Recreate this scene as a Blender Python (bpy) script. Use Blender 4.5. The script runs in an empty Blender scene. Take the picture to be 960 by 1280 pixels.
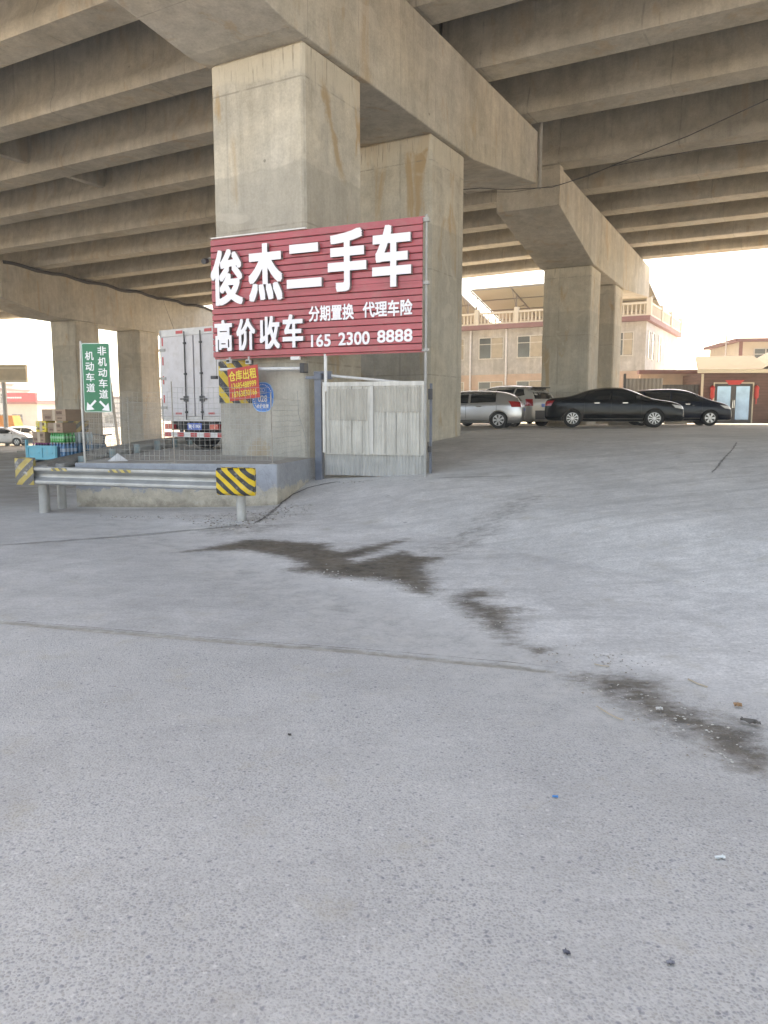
import bpy, bmesh, math, random
import numpy as np
from mathutils import Vector, Matrix
from mathutils.bvhtree import BVHTree
random.seed(7); np.random.seed(7)
R = math.radians
SC = bpy.context.scene
COL = SC.collection
# ------------------------------------------------------------------ camera model (used to measure the place)
H = 1.5
PITCH = math.atan(122/960); SP, CP = math.sin(PITCH), math.cos(PITCH)
def ray(px, py):
    x = (px-480)/960; y = (640-py)/960
    return (x, CP+y*SP, -SP+y*CP)
def atY(px, py, Y):
    d = ray(px, py); k = Y/d[1]; return Vector((d[0]*k, Y, H+d[2]*k))
def atZ(px, py, z):
    d = ray(px, py); k = (z-H)/d[2]; return Vector((d[0]*k, d[1]*k, z))
def along(o, d, px, py):
    r = ray(px, py); t = r[0]/r[1]
    s = (t*o[1]-o[0])/(d[0]-t*d[1]); Y = o[1]+s*d[1]
    return s, atY(px, py, Y).z
cam = bpy.data.cameras.new('camera'); co = bpy.data.objects.new('camera', cam); COL.objects.link(co)
cam.sensor_fit = 'HORIZONTAL'; cam.sensor_width = 36; cam.lens = 36; cam.clip_end = 3000; cam.clip_start = .05
co.location = (0, 0, H); co.rotation_euler = (math.pi/2-PITCH, 0, 0); SC.camera = co

# ------------------------------------------------------------------ node materials
def mat(name):
    m = bpy.data.materials.new(name); m.use_nodes = True
    nt = m.node_tree; return m, nt, nt.nodes['Principled BSDF']
class NB:
    def __init__(s, nt): s.nt = nt; s.pos = None
    def n(s, t, **k):
        nd = s.nt.nodes.new(t)
        for a, b in k.items(): setattr(nd, a, b)
        return nd
    def lk(s, a, b): s.nt.links.new(a, b)
    def put(s, sock, v):
        if isinstance(v, bpy.types.NodeSocket): s.lk(v, sock)
        elif isinstance(v, (tuple, list)) and sock.type == 'RGBA': sock.default_value = (*v[:3], 1)
        else: sock.default_value = v
    def P(s):
        if not s.pos: s.pos = s.n('ShaderNodeTexCoord').outputs['Object']
        return s.pos
    def vscale(s, v, sc):
        m = s.n('ShaderNodeVectorMath', operation='MULTIPLY'); s.lk(v, m.inputs[0]); m.inputs[1].default_value = sc; return m.outputs[0]
    def noise(s, vec, scale, detail=4, rough=.55, dist=0):
        m = s.n('ShaderNodeTexNoise'); s.lk(vec, m.inputs['Vector']); m.inputs['Scale'].default_value = scale
        m.inputs['Detail'].default_value = detail; m.inputs['Roughness'].default_value = rough; m.inputs['Distortion'].default_value = dist
        return m.outputs['Fac']
    def math(s, op, a, b=0., c=0., clamp=False):
        m = s.n('ShaderNodeMath', operation=op, use_clamp=clamp)
        for i, v in enumerate((a, b, c)): s.put(m.inputs[i], v)
        return m.outputs[0]
    def rng(s, v, a, b, c=0., d=1.):
        m = s.n('ShaderNodeMapRange'); s.lk(v, m.inputs[0])
        for i, q in enumerate((a, b, c, d)): m.inputs[i+1].default_value = q
        return m.outputs[0]
    def mix(s, f, a, b, mode='MIX'):
        m = s.n('ShaderNodeMix', data_type='RGBA', blend_type=mode)
        s.put(m.inputs['Factor'], f); s.put(m.inputs['A'], a); s.put(m.inputs['B'], b); return m.outputs['Result']
    def scalec(s, c, f):
        m = s.n('ShaderNodeVectorMath', operation='SCALE'); s.put(m.inputs[0], c); s.put(m.inputs['Scale'], f); return m.outputs[0]
    def bump(s, h, strength, dist, bs):
        m = s.n('ShaderNodeBump'); m.inputs['Strength'].default_value = strength; m.inputs['Distance'].default_value = dist
        s.lk(h, m.inputs['Height']); s.lk(m.outputs[0], bs.inputs['Normal'])
    def sep(s, v):
        m = s.n('ShaderNodeSeparateXYZ'); s.lk(v, m.inputs[0]); return m.outputs
    def attr(s, nm): return s.n('ShaderNodeAttribute', attribute_name=nm).outputs['Fac']

def plain(name, col, rough=.5, metal=0, var=.12, scale=3., coat=0, spec=None, trans=0, dirt=None, bump=0):
    m, nt, b = mat(name); n = NB(nt)
    f = n.rng(n.noise(n.P(), scale, 5), .3, .7, 1-var, 1+var)
    c = n.scalec(col, f)
    if dirt:
        k = n.rng(n.noise(n.P(), scale*2.3, 6, .65), .5, .75, 0, dirt[1]); c = n.mix(k, c, dirt[0])
    n.lk(c, b.inputs['Base Color']); b.inputs['Roughness'].default_value = rough; b.inputs['Metallic'].default_value = metal
    b.inputs['Coat Weight'].default_value = coat; b.inputs['Coat Roughness'].default_value = .05
    if spec is not None: b.inputs['Specular IOR Level'].default_value = spec
    if trans: b.inputs['Transmission Weight'].default_value = trans
    if bump: n.bump(n.noise(n.P(), scale*12, 4), bump, .01, b)
    return m

def concrete(name, col, streak=.5, stain=.0, joints=0, warm=(.40,.27,.14), rough=.85, bump=.25, pour=0, seam=None, head=0, vary=0):
    m, nt, b = mat(name); n = NB(nt); p = n.P()
    big = n.rng(n.noise(p, .55, 6, .6), .3, .7, .8, 1.17)
    mid = n.rng(n.noise(p, 3.2, 8, .72), .3, .7, .84, 1.14)
    fine = n.rng(n.noise(p, 24, 5, .75), .3, .7, .87, 1.12)
    st = n.rng(n.noise(n.vscale(p, (2.6, 2.6, .3)), 1.1, 7, .7, .5), .38, .75, 1+.1*streak, 1-.34*streak)
    f = n.math('MULTIPLY', n.math('MULTIPLY', big, mid), n.math('MULTIPLY', fine, st))
    c = n.scalec(col, f)
    tint = n.rng(n.noise(p, .35, 3), .42, .62, 0, .5); c = n.mix(tint, c, n.scalec(c, (1.0)) if False else n.mix(1., c, (1.06, .99, .88), 'MULTIPLY'))
    # light efflorescence patches and dark water marks
    eff = n.rng(n.noise(n.vscale(p, (1, 1, .5)), 1.5, 7, .7, .6), .6, .74, 0, .3); c = n.mix(eff, c, tuple(min(.62, x*1.4) for x in col))
    wat = n.rng(n.noise(n.vscale(p, (2.2, 2.2, .25)), .9, 6, .7), .6, .74, 0, .45*streak); c = n.mix(wat, c, tuple(x*.5 for x in col))
    if stain:
        k = n.rng(n.noise(n.vscale(p, (1.6, 1.6, .45)), .9, 5, .6, .8), .57, .67, 0, stain); c = n.mix(k, c, warm)
    if joints:
        z = n.sep(p)[2]; fr = n.math('FRACT', n.math('DIVIDE', z, joints))
        k = n.math('MULTIPLY', n.math('LESS_THAN', fr, .012), n.rng(n.noise(p, 4, 3), .4, .55, .1, .6)); c = n.mix(k, c, tuple(x*.45 for x in col))
    if pour:   # darker band of an earlier pour
        z = n.math('ADD', n.sep(p)[2], n.rng(n.noise(p, 2, 4), 0, 1, -.1, .1))
        k = n.math('MULTIPLY', n.rng(z, pour, pour+.03, .34, 0), n.rng(z, pour-3.2, pour-1.0, 0.5, 1)); c = n.mix(k, c, tuple(x*.6 for x in col))
    if seam:   # formwork panel seams and tie holes
        d = n.n('ShaderNodeVectorMath', operation='DOT_PRODUCT'); n.lk(p, d.inputs[0]); d.inputs[1].default_value = seam
        k = n.math('MULTIPLY', n.math('LESS_THAN', n.math('FRACT', d.outputs['Value']), .012), n.rng(n.noise(p, 3, 3), .4, .55, .1, .5)); c = n.mix(k, c, tuple(x*.5 for x in col))
        vo = n.n('ShaderNodeTexVoronoi'); n.lk(p, vo.inputs['Vector']); vo.inputs['Scale'].default_value = 1.05; vo.inputs['Randomness'].default_value = .55
        c = n.mix(n.rng(vo.outputs['Distance'], .022, .036, .7, 0), c, tuple(x*.35 for x in col))
        # thin dark runs of rain water from the top edge
        rn = n.rng(n.noise(n.vscale(p, (7, 7, .12)), 1, 3, .5), .64, .74, 0, .4); c = n.mix(rn, c, tuple(x*.55 for x in col))
        # smeared repair patches
        rp_ = n.rng(n.noise(n.vscale(p, (1, 1, 1.6)), .8, 3, .4, 1.2), .62, .65, 0, .28); c = n.mix(rp_, c, tuple(min(.6, x*1.22) for x in col))
    if head:   # scraped, plaster-smeared head of the pier with short dark runs
        z = n.math('ADD', n.sep(p)[2], n.rng(n.noise(p, 1.3, 5, .6), .2, .8, -.45, .45))
        hk = n.rng(z, head, head+.12, 0, 1)
        c = n.mix(n.math('MULTIPLY', hk, .6), c, (.56, .52, .44))
        run = n.rng(n.noise(n.vscale(p, (26, 26, 1.4)), 1, 4, .7), .56, .66, 0, .75); c = n.mix(n.math('MULTIPLY', run, hk), c, (.2, .18, .15))
        uu = n.n('ShaderNodeVectorMath', operation='DOT_PRODUCT'); n.lk(p, uu.inputs[0]); uu.inputs[1].default_value = (.491, .871, 0)
        off = n.math('SUBTRACT', uu.outputs['Value'], n.math('ADD', .62, n.math('MULTIPLY', n.math('SUBTRACT', 7.3, n.sep(p)[2]), .42)))
        off = n.math('ADD', n.math('ABSOLUTE', off), n.rng(n.noise(p, 4, 5, .65), .3, .7, -.09, .09))
        kk = n.math('MULTIPLY', n.rng(off, .03, .16, .7, 0), n.math('MULTIPLY', n.rng(n.sep(p)[2], 5.75, 6.1, 0, 1), n.rng(n.sep(p)[2], 7.2, 7.5, 1, 0)))
        c = n.mix(n.math('MULTIPLY', kk, n.rng(uu.outputs['Value'], .15, .3, 0, 1)), c, (.36, .25, .13))
        lo = n.rng(z, 1.1, 2.3, 1, 0); sp = n.rng(n.noise(p, 22, 6, .75), .58, .68, 0, .5); c = n.mix(n.math('MULTIPLY', sp, lo), c, (.22, .21, .19))
    if vary:
        c = n.scalec(c, n.rng(n.n('ShaderNodeObjectInfo').outputs['Random'], 0, 1, 1-vary, 1+vary))
    n.lk(c, b.inputs['Base Color']); b.inputs['Roughness'].default_value = rough
    b.inputs['Specular IOR Level'].default_value = .3
    h = n.math('ADD', n.noise(p, 18, 6, .6), n.math('MULTIPLY', n.noise(n.vscale(p, (14, 14, .6)), 2, 3), .5))
    n.bump(h, bump, .012, b)
    return m
def stripes(name, c1, c2, ax, freq, wear=.25, rough=.5, wearc=(.45, .44, .42)):
    """diagonal warning stripes; ax = direction in object space along which colour changes"""
    m, nt, b = mat(name); n = NB(nt); p = n.P()
    d = n.n('ShaderNodeVectorMath', operation='DOT_PRODUCT'); n.lk(p, d.inputs[0]); d.inputs[1].default_value = ax
    k = n.math('LESS_THAN', n.math('FRACT', n.math('MULTIPLY', d.outputs['Value'], freq)), .5)
    c = n.mix(k, c1, c2)
    c = n.scalec(c, n.rng(n.noise(p, 6, 4), .3, .7, .85, 1.1))
    w = n.rng(n.noise(p, 9, 7, .72), .54, .66, 0, wear); c = n.mix(w, c, wearc)
    n.lk(c, b.inputs['Base Color']); b.inputs['Roughness'].default_value = rough
    return m

CONC = (.43, .392, .325)
M = {}
M['pier'] = concrete('pier_concrete', (.47, .445, .395), .7, .75, 2.42, bump=.3, pour=5.85, head=7.25, seam=(.3, .1, .0))
M['cap'] = concrete('cap_concrete', (.445, .425, .382), .6, .4, 0, seam=(.30, .52, 0), vary=.03)
M['girder'] = concrete('girder_concrete', (.45, .432, .39), .6, .35, 0, seam=(-.22, .13, 0), vary=.09)
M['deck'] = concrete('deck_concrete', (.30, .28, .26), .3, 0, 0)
M['raw'] = concrete('raw_concrete', (.40, .38, .34), .4, 0, 0)
M['galv'] = plain('galvanised_steel', (.40, .405, .40), .45, .55, .15, 4, dirt=((.30, .28, .25), .5))
M['galvdull'] = plain('dull_galvanised_steel', (.36, .36, .35), .6, .35, .15, 4, dirt=((.3, .27, .23), .6))
M['blue_steel'] = plain('blue_grey_paint', (.13, .15, .19), .5, .1, .15, 5, dirt=((.25, .24, .23), .4))
M['white_steel'] = plain('white_paint', (.68, .68, .68), .45, 0, .06, 5, dirt=((.4, .37, .33), .4))
M['black'] = plain('black_rubber', (.018, .018, .018), .7)
M['dark'] = plain('dark_grey_plastic', (.05, .05, .055), .55)
M['slat'] = plain('maroon_slats', (.42, .072, .092), .3, 0, .12, 1.5, dirt=((.34, .17, .16), .45))
M['slat_back'] = plain('maroon_backing', (.09, .014, .02), .6)
M['letter'] = plain('white_letter_face', (.80, .79, .84), .35, 0, .03, 3)
M['letter_side'] = plain('grey_letter_return', (.30, .29, .29), .5, 0, .08, 6)
M['glass'] = plain('car_glass', (.012, .014, .016), .04, 0, .05, 2, spec=.7)
M['chrome'] = plain('chrome', (.5, .51, .52), .2, 1, .03)
M['tyre'] = plain('tyre', (.022, .022, .023), .8, 0, .2, 8)
M['rim'] = plain('alloy_rim', (.62, .63, .65), .3, .6, .05)
M['headlight'] = plain('headlight_lens', (.82, .83, .84), .15, 0, .1, 9, coat=.5)
M['redlight'] = plain('red_lens', (.42, .02, .025), .12, 0, .1, 8, coat=.5)
M['plate_blue'] = plain('blue_plate', (.03, .12, .50), .35, 0, .05)
M['white'] = plain('white_print', (.8, .8, .8), .45, 0, .03)
M['yellow_print'] = plain('yellow_print', (.78, .60, .08), .5, 0, .05)

# ------------------------------------------------------------------ mesh builder
class F:                                            # a vertical frame: origin + heading of local x
    def __init__(s, ox=0, oy=0, ang=0, oz=0):
        s.o = Vector((ox, oy, oz)); s.c, s.s = math.cos(ang), math.sin(ang)
    def __call__(s, x, y, z): return Vector((s.o.x+s.c*x-s.s*y, s.o.y+s.s*x+s.c*y, s.o.z+z))
    def inv(s, p):
        dx, dy = p[0]-s.o.x, p[1]-s.o.y
        return Vector((s.c*dx+s.s*dy, -s.s*dx+s.c*dy, (p[2] if len(p) > 2 else 0)-s.o.z))
ID = F()
class MB:
    def __init__(s): s.v = []; s.f = []; s.m = []; s.mi = 0
    def add(s, vs, fs):
        b = len(s.v); s.v += [tuple(v) for v in vs]; s.f += [tuple(b+i for i in f) for f in fs]; s.m += [s.mi]*len(fs)
        return s
    def box(s, x0, x1, y0, y1, z0, z1, fr=ID):
        vs = [fr(x, y, z) for z in (z0, z1) for x, y in ((x0, y0), (x1, y0), (x1, y1), (x0, y1))]
        return s.add(vs, [(3, 2, 1, 0), (4, 5, 6, 7), (0, 1, 5, 4), (1, 2, 6, 5), (2, 3, 7, 6), (3, 0, 4, 7)])
    def prism(s, A, B):                              # two matching loops of 3D points
        n = len(A)
        return s.add(list(A)+list(B), [tuple(range(n-1, -1, -1)), tuple(range(n, 2*n))]+[(i, (i+1) % n, n+(i+1) % n, n+i) for i in range(n)])
    def tube(s, pts, r, n=8, caps=True):
        pts = [Vector(p) for p in pts]; rings = []
        for i, p in enumerate(pts):
            t = (pts[min(i+1, len(pts)-1)]-pts[max(i-1, 0)]).normalized()
            a = t.cross(Vector((0, 0, 1)) if abs(t.z) < .9 else Vector((1, 0, 0))).normalized(); b = t.cross(a)
            rr = r[i] if isinstance(r, (list, tuple)) else r
            rings.append([p+a*(rr*math.cos(2*math.pi*k/n))+b*(rr*math.sin(2*math.pi*k/n)) for k in range(n)])
        vs = [q for g in rings for q in g]; fs = []
        for i in range(len(pts)-1):
            for k in range(n): fs.append((i*n+k, i*n+(k+1) % n, (i+1)*n+(k+1) % n, (i+1)*n+k))
        if caps: fs += [tuple(range(n-1, -1, -1)), tuple((len(pts)-1)*n+k for k in range(n))]
        return s.add(vs, fs)
    def lathe(s, prof, n=20, fn=lambda r, a, h: (r*math.cos(a), r*math.sin(a), h)):
        vs = [fn(r, 2*math.pi*k/n, h) for r, h in prof for k in range(n)]
        fs = [(i*n+k, i*n+(k+1) % n, (i+1)*n+(k+1) % n, (i+1)*n+k) for i in range(len(prof)-1) for k in range(n)]
        fs += [tuple(range(n-1, -1, -1)), tuple((len(prof)-1)*n+k for k in range(n))]
        return s.add(vs, fs)
    def quad(s, a, b, c, d): return s.add([a, b, c, d], [(0, 1, 2, 3)])
    def grid(s, G):
        nr, nc = len(G), len(G[0])
        return s.add([p for r in G for p in r], [(i*nc+j, i*nc+j+1, (i+1)*nc+j+1, (i+1)*nc+j) for i in range(nr-1) for j in range(nc-1)])
BASE = {}
def link(o, parent=None):
    COL.objects.link(o)
    if parent is not None: o.parent = parent; BASE[o.name] = BASE.get(parent.name, Vector((0, 0, 0)))
    return o
def obj(name, mb, mats, parent=None, bevel=0, smooth=False, recalc=True, base=None, seg=2):
    me = bpy.data.meshes.new(name)
    b = BASE.get(parent.name, Vector((0, 0, 0))) if parent is not None else (base or Vector((0, 0, 0)))
    me.from_pydata([(v[0]-b[0], v[1]-b[1], v[2]-b[2]) for v in mb.v], [], mb.f)
    if not isinstance(mats, (list, tuple)): mats = [mats]
    for m in mats: me.materials.append(M[m] if isinstance(m, str) else m)
    me.polygons.foreach_set('material_index', mb.m)
    if recalc:
        bm = bmesh.new(); bm.from_mesh(me); bmesh.ops.recalc_face_normals(bm, faces=bm.faces); bm.to_mesh(me); bm.free()
    if smooth: me.polygons.foreach_set('use_smooth', [True]*len(me.polygons))
    me.update()
    o = bpy.data.objects.new(name, me); link(o, parent)
    if parent is None and base is not None: o.location = base
    if bevel:
        md = o.modifiers.new('soft_edges', 'BEVEL'); md.width = bevel; md.segments = seg; md.limit_method = 'ANGLE'; md.angle_limit = R(40)
    if smooth:
        md = o.modifiers.new('split', 'EDGE_SPLIT'); md.split_angle = R(38)
    return o
def tag(o, label=None, cat=None, group=None, kind=None):
    for k, v in (('label', label), ('category', cat), ('group', group), ('kind', kind)):
        if v: o[k] = v
    return o
def thing(name, label, cat, loc=(0, 0, 0), rz=0, group=None, local=False):
    o = bpy.data.objects.new(name, None); COL.objects.link(o); o.location = loc; o.rotation_euler = (0, 0, rz); o.empty_display_size = .3
    BASE[o.name] = Vector((0, 0, 0)) if local else Vector(loc)
    return tag(o, label, cat, group)
def textmesh(s, extrude, offset=0.0):
    cu = bpy.data.curves.new('t', 'FONT'); cu.body = s; cu.extrude = extrude; cu.offset = offset; cu.resolution_u = 4; cu.align_x = 'LEFT'
    o = bpy.data.objects.new('t', cu); COL.objects.link(o)
    dg = bpy.context.evaluated_depsgraph_get(); dg.update()
    me = bpy.data.meshes.new_from_object(o.evaluated_get(dg)); bpy.data.objects.remove(o); bpy.data.curves.remove(cu)
    v = np.zeros(len(me.vertices)*3); me.vertices.foreach_get('co', v); v = v.reshape(-1, 3)
    fs = [tuple(p.vertices) for p in me.polygons]; bpy.data.meshes.remove(me)
    return v, fs
def text_into(mb, s, fr, y0, depth, x0, x1, z0, z1, offset=0., sides=False):
    """lettering filling x0..x1, z0..z1 in frame fr, standing depth proud of plane y0 towards -y"""
    v, fs = textmesh(s, .1, 0)
    if offset:                                        # heavy weight: the outline thickened all round by `offset` em
        n0 = len(v); V = []; FS_ = []; em = offset
        for i, (a, b) in enumerate([(0, 0), (-1, -1), (1, 1), (-1, 1), (1, -1), (-1, 0), (1, 0), (0, 1), (0, -1)]):
            q = v.copy(); q[:, 0] += a*em; q[:, 1] += b*em; q[:, 2] *= 1-i*.0004/max(depth, .002); V.append(q)
            FS_ += [tuple(n0*i+k for k in f) for f in fs]
        v = np.concatenate(V); fs = FS_
    lo, hi = v.min(0), v.max(0)
    vs = [fr(x0+(p[0]-lo[0])/(hi[0]-lo[0])*(x1-x0), y0-depth*(p[2]+.1)/.2, z0+(p[1]-lo[1])/(hi[1]-lo[1])*(z1-z0)) for p in v]
    if not sides: return mb.add(vs, fs)
    b = len(mb.v); mb.v += [tuple(q) for q in vs]
    for f in fs:
        zz = [v[i][2] for i in f]; mb.f.append(tuple(b+i for i in f)); mb.m.append(0 if max(zz)-min(zz) < .05 else 1)
    return mb

# ------------------------------------------------------------------ bridge frame and terrain
AX, AY = -1.385, 14.0
UANG = R(29.4)
FV1 = F(AX, AY, -UANG)                               # local x = across the bridge run to the right, y = along the cap, away
def ss(a, b, x): t = np.clip((x-a)/(b-a), 0, 1); return t*t*(3-2*t)
DX = np.array([-50, 0, 1.4, 2.0, 2.6, 3.3, 4.0, 5.0, 6.5, 8.57, 10.2, 12, 15, 400])
DZ = np.array([0, 0, .01, .025, .06, .19, .345, .47, .645, .845, .95, 1.01, 1.04, 1.04])
def terrain(x, y):
    x = np.asarray(x, float); y = np.asarray(y, float)
    d = (x+2.2)*.8+(y-8.5)*.6
    base = np.interp(d, DX, DZ)
    base = base*(1-.010*np.clip(9-x, 0, 8)*ss(10, 16, d))
    dx, dy = x-AX, y-AY
    u = dx*math.sin(UANG)+dy*math.cos(UANG); v = -dx*math.cos(UANG)+dy*math.sin(UANG)
    th = .3+1.2*np.clip(u-10, 0, 200)
    base = base*(1-ss(0, 2.0, v-th))
    drop = -1.0*ss(24, 56, y)*ss(6, 14, v-th)
    return base+drop
def tz(x, y): return float(terrain(x, y))

# pixel outlines of the damp streaks, carried to the ground
def zp(pts, ox, oy, s): return [atZ(ox+a/s, oy+b/s, 0.0) for a, b in pts]
W1 = zp([(12,81),(90,70),(160,57),(250,42),(330,41),(440,53),(540,56),(546,74),(585,84),(680,67),(760,55),(820,52),(760,72),(690,95),(622,112),(640,119),(730,100),(800,85),(850,104),(950,108),(885,145),(905,185),(920,218),(895,236),(840,231),(790,200),(700,181),(560,173),(470,157),(385,149),(440,134),(410,112),(350,98),(250,81),(150,77)], 220, 660, 2.824)
W2 = zp([(0,150),(60,110),(170,85),(300,100),(280,125),(200,150),(330,185),(450,200),(420,250),(430,290),(390,315),(430,370),(390,402),(320,360),(230,320),(160,270),(60,200)], 560, 720, 4.8)
W2B = zp([(440,425),(520,408),(640,430),(600,462),(540,478)], 560, 720, 4.8)
W3 = zp([(105,85),(170,70),(290,75),(440,85),(500,100),(560,130),(540,180),(600,205),(690,200),(740,240),(820,270),(900,310),(1000,360),(1000,520),(900,500),(830,470),(740,430),(640,370),(560,310),(500,290),(430,260),(330,200),(220,155)], 680, 820, 3.43)
W4 = [atZ(*q, 0.0) for q in ((235,668),(280,652),(330,645),(352,632),(400,632),(410,640),(380,655),(330,668),(270,672))]
W5 = [atZ(*q, 0.0) for q in ((500,697),(540,682),(600,664),(690,648),(760,640),(700,656),(640,676),(590,694),(556,706))]
def sdist(X, Y, poly):
    P = [(p[0], p[1]) for p in poly]; n = len(P); d = np.full(X.shape, 1e9); ins = np.zeros(X.shape, bool)
    for i in range(n):
        ax, ay = P[i]; bx, by = P[(i+1) % n]; ex, ey = bx-ax, by-ay
        t = np.clip(((X-ax)*ex+(Y-ay)*ey)/(ex*ex+ey*ey+1e-12), 0, 1)
        d = np.minimum(d, np.hypot(X-ax-t*ex, Y-ay-t*ey))
        c = ((ay > Y) != (by > Y)) & (X < (bx-ax)*(Y-ay)/(by-ay+1e-12)+ax); ins ^= c
    return np.where(ins, d, -d)
SEAM = [atZ(*p, 0.0) for p in ((-60,772),(0,777),(110,787),(230,797),(340,806),(450,814),(560,824),(640,831),(700,838))]
def build_ground():
    def axis(f0, f1, fs, m0, m1, ms, far):
        a = list(np.arange(f0, f1, fs)); x = f1
        while x < m1: a.append(x); x += ms
        st = ms
        while x < far: a.append(x); st *= 1.35; x += st
        a.append(far); b = []; x = f0-ms
        while x > m0: b.append(x); x -= ms
        st = ms
        while x > -far: b.append(x); st *= 1.35; x -= st
        b.append(-far); return np.array(b[::-1]+a)
    xs = axis(-2.9, 3.4, .034, -14, 16, .3, 1500); ys = axis(1.4, 9.4, .026, .5, 46, .3, 1500)
    X, Y = np.meshgrid(xs, ys); Z = terrain(X, Y)
    fine = (X > -4) & (X < 4.5) & (Y > 1) & (Y < 10.5)
    wet = np.zeros(X.shape)
    for poly, soft, amp in ((W1, .22, 1.0), (W4, .25, .42), (W5, .28, .34), (W2, .22, .85), (W2B, .14, .7), (W3, .22, .78)):
        w = np.zeros(X.shape); w[fine] = amp*ss(-soft, soft, sdist(X[fine], Y[fine], poly)); wet = np.maximum(wet, w)
    # which side of the slab joint
    sx = np.array([p.x for p in SEAM]); sy = np.array([p.y for p in SEAM])
    near = 1-ss(-.03, .03, Y-np.interp(X, sx, sy)); 
    rightv = ss(-.25, .25, (X-1.05)*.62+(Y-4.6)*.78)*(X > .4)
    near = near*(1-rightv)
    joint = np.exp(-np.square((Y-np.interp(X, sx, sy)-.0)/.042))*(X < sx[-1])*(1-ss(.9, 1.15, X))
    d = (X+2.2)*.8+(Y-8.5)*.6
    Z = Z-.010*joint
    ramp = ss(-.1, .7, d)*(Y > 2)
    dust = np.exp(-np.square((d+.0)/.55))*ss(2.0, 4, Y)*(1-ss(10, 13, Y))
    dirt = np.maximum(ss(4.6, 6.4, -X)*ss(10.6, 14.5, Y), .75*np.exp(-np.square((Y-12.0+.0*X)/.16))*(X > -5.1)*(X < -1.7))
    Z = Z - .012*np.exp(-np.square(d/.5))*fine
    nx, ny = len(xs), len(ys)
    me = bpy.data.meshes.new('ground'); me.vertices.add(nx*ny)
    me.vertices.foreach_set('co', np.stack([X, Y, Z], -1).reshape(-1))
    i = np.arange(nx*ny).reshape(ny, nx); q = np.stack([i[:-1,:-1], i[:-1,1:], i[1:,1:], i[1:,:-1]], -1).reshape(-1, 4)
    me.loops.add(q.size); me.loops.foreach_set('vertex_index', q.reshape(-1)); me.polygons.add(len(q))
    me.polygons.foreach_set('loop_start', np.arange(0, q.size, 4)); me.polygons.foreach_set('loop_total', np.full(len(q), 4))
    me.polygons.foreach_set('use_smooth', np.ones(len(q), bool)); me.update(calc_edges=True); me.validate()
    for nm, a in (('wet', wet), ('near', near), ('joint', joint), ('ramp', ramp), ('dust', dust), ('dirt', np.clip(dirt, 0, 1))):
        me.attributes.new(nm, 'FLOAT', 'POINT').data.foreach_set('value', a.reshape(-1).astype(np.float32))
    m, nt, b = mat('ground_concrete'); n = NB(nt); p = n.P()
    wet, near, ramp, dust, dirt = (n.attr(k) for k in ('wet', 'near', 'ramp', 'dust', 'dirt'))
    c = n.mix(ramp, (.415, .402, .385), (.60, .58, .555))
    big = n.rng(n.noise(p, .5, 6, .62), .3, .7, .82, 1.13); md = n.rng(n.noise(p, 2.4, 8, .7, .4), .3, .7, .84, 1.13); fi = n.rng(n.noise(p, 48, 5, .75), .32, .68, .76, 1.22)
    fi = n.math('MULTIPLY', fi, n.rng(n.noise(n.vscale(p, (9, 14, 9)), 1, 9, .82), .3, .7, .84, 1.15))
    c = n.scalec(c, n.math('MULTIPLY', n.math('MULTIPLY', big, md), fi))
    # long tyre-worn drag marks up the ramp
    rot = n.n('ShaderNodeMapping'); n.lk(p, rot.inputs['Vector']); rot.inputs['Rotation'].default_value = (0, 0, R(-32)); rot.inputs['Scale'].default_value = (.35, 3.2, 1)
    tr = n.math('MULTIPLY', n.rng(n.noise(rot.outputs[0], 1.3, 5, .6), .54, .7, 0, .3), ramp); c = n.mix(tr, c, (.29, .28, .265))
    tr2 = n.math('MULTIPLY', n.rng(n.noise(rot.outputs[0], 3.1, 4, .6), .56, .68, 0, .25), ramp); c = n.mix(tr2, c, (.5, .49, .475))
    # tyre tracks sweeping over the near slab, and oily darkening between them
    for an_, ph, sc0, lo_, hi_, am, cc_ in ((62, 0, .42, .55, .66, .22, (.33, .32, .30)), (48, 3, .8, .57, .68, .22, (.52, .505, .48)), (-12, 7, .5, .56, .68, .2, (.345, .33, .305))):
        r_ = n.n('ShaderNodeMapping'); n.lk(p, r_.inputs['Vector']); r_.inputs['Location'].default_value = (ph, ph, 0); r_.inputs['Rotation'].default_value = (0, 0, R(an_)); r_.inputs['Scale'].default_value = (.5, 3.6, 1)
        c = n.mix(n.rng(n.noise(r_.outputs[0], sc0*2, 6, .62, .35), lo_, hi_, 0, am), c, cc_)
    # fine scratches across the near slab
    rot2 = n.n('ShaderNodeMapping'); n.lk(p, rot2.inputs['Vector']); rot2.inputs['Rotation'].default_value = (0, 0, R(8)); rot2.inputs['Scale'].default_value = (.6, 9, 1)
    sc_ = n.rng(n.noise(rot2.outputs[0], 3, 5, .7), .58, .7, 0, .28); c = n.mix(sc_, c, (.49, .48, .46))
    # exposed aggregate: dark and pale pebbles
    vo = n.n('ShaderNodeTexVoronoi'); wp = n.n('ShaderNodeTexNoise'); n.lk(p, wp.inputs['Vector']); wp.inputs['Scale'].default_value = 60; wv_ = n.n('ShaderNodeVectorMath', operation='SCALE'); n.lk(wp.outputs['Color'], wv_.inputs[0]); wv_.inputs['Scale'].default_value = .012; wa = n.n('ShaderNodeVectorMath', operation='ADD'); n.lk(p, wa.inputs[0]); n.lk(wv_.outputs[0], wa.inputs[1]); vo.inputs['Scale'].default_value = 100; n.lk(wa.outputs[0], vo.inputs['Vector'])
    vcol = n.sep(vo.outputs['Color']); inside = n.rng(vo.outputs['Distance'], .32, .58, 1, 0)
    worn = n.rng(n.noise(p, 1.3, 5), .35, .65, .45, 1.)
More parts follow.
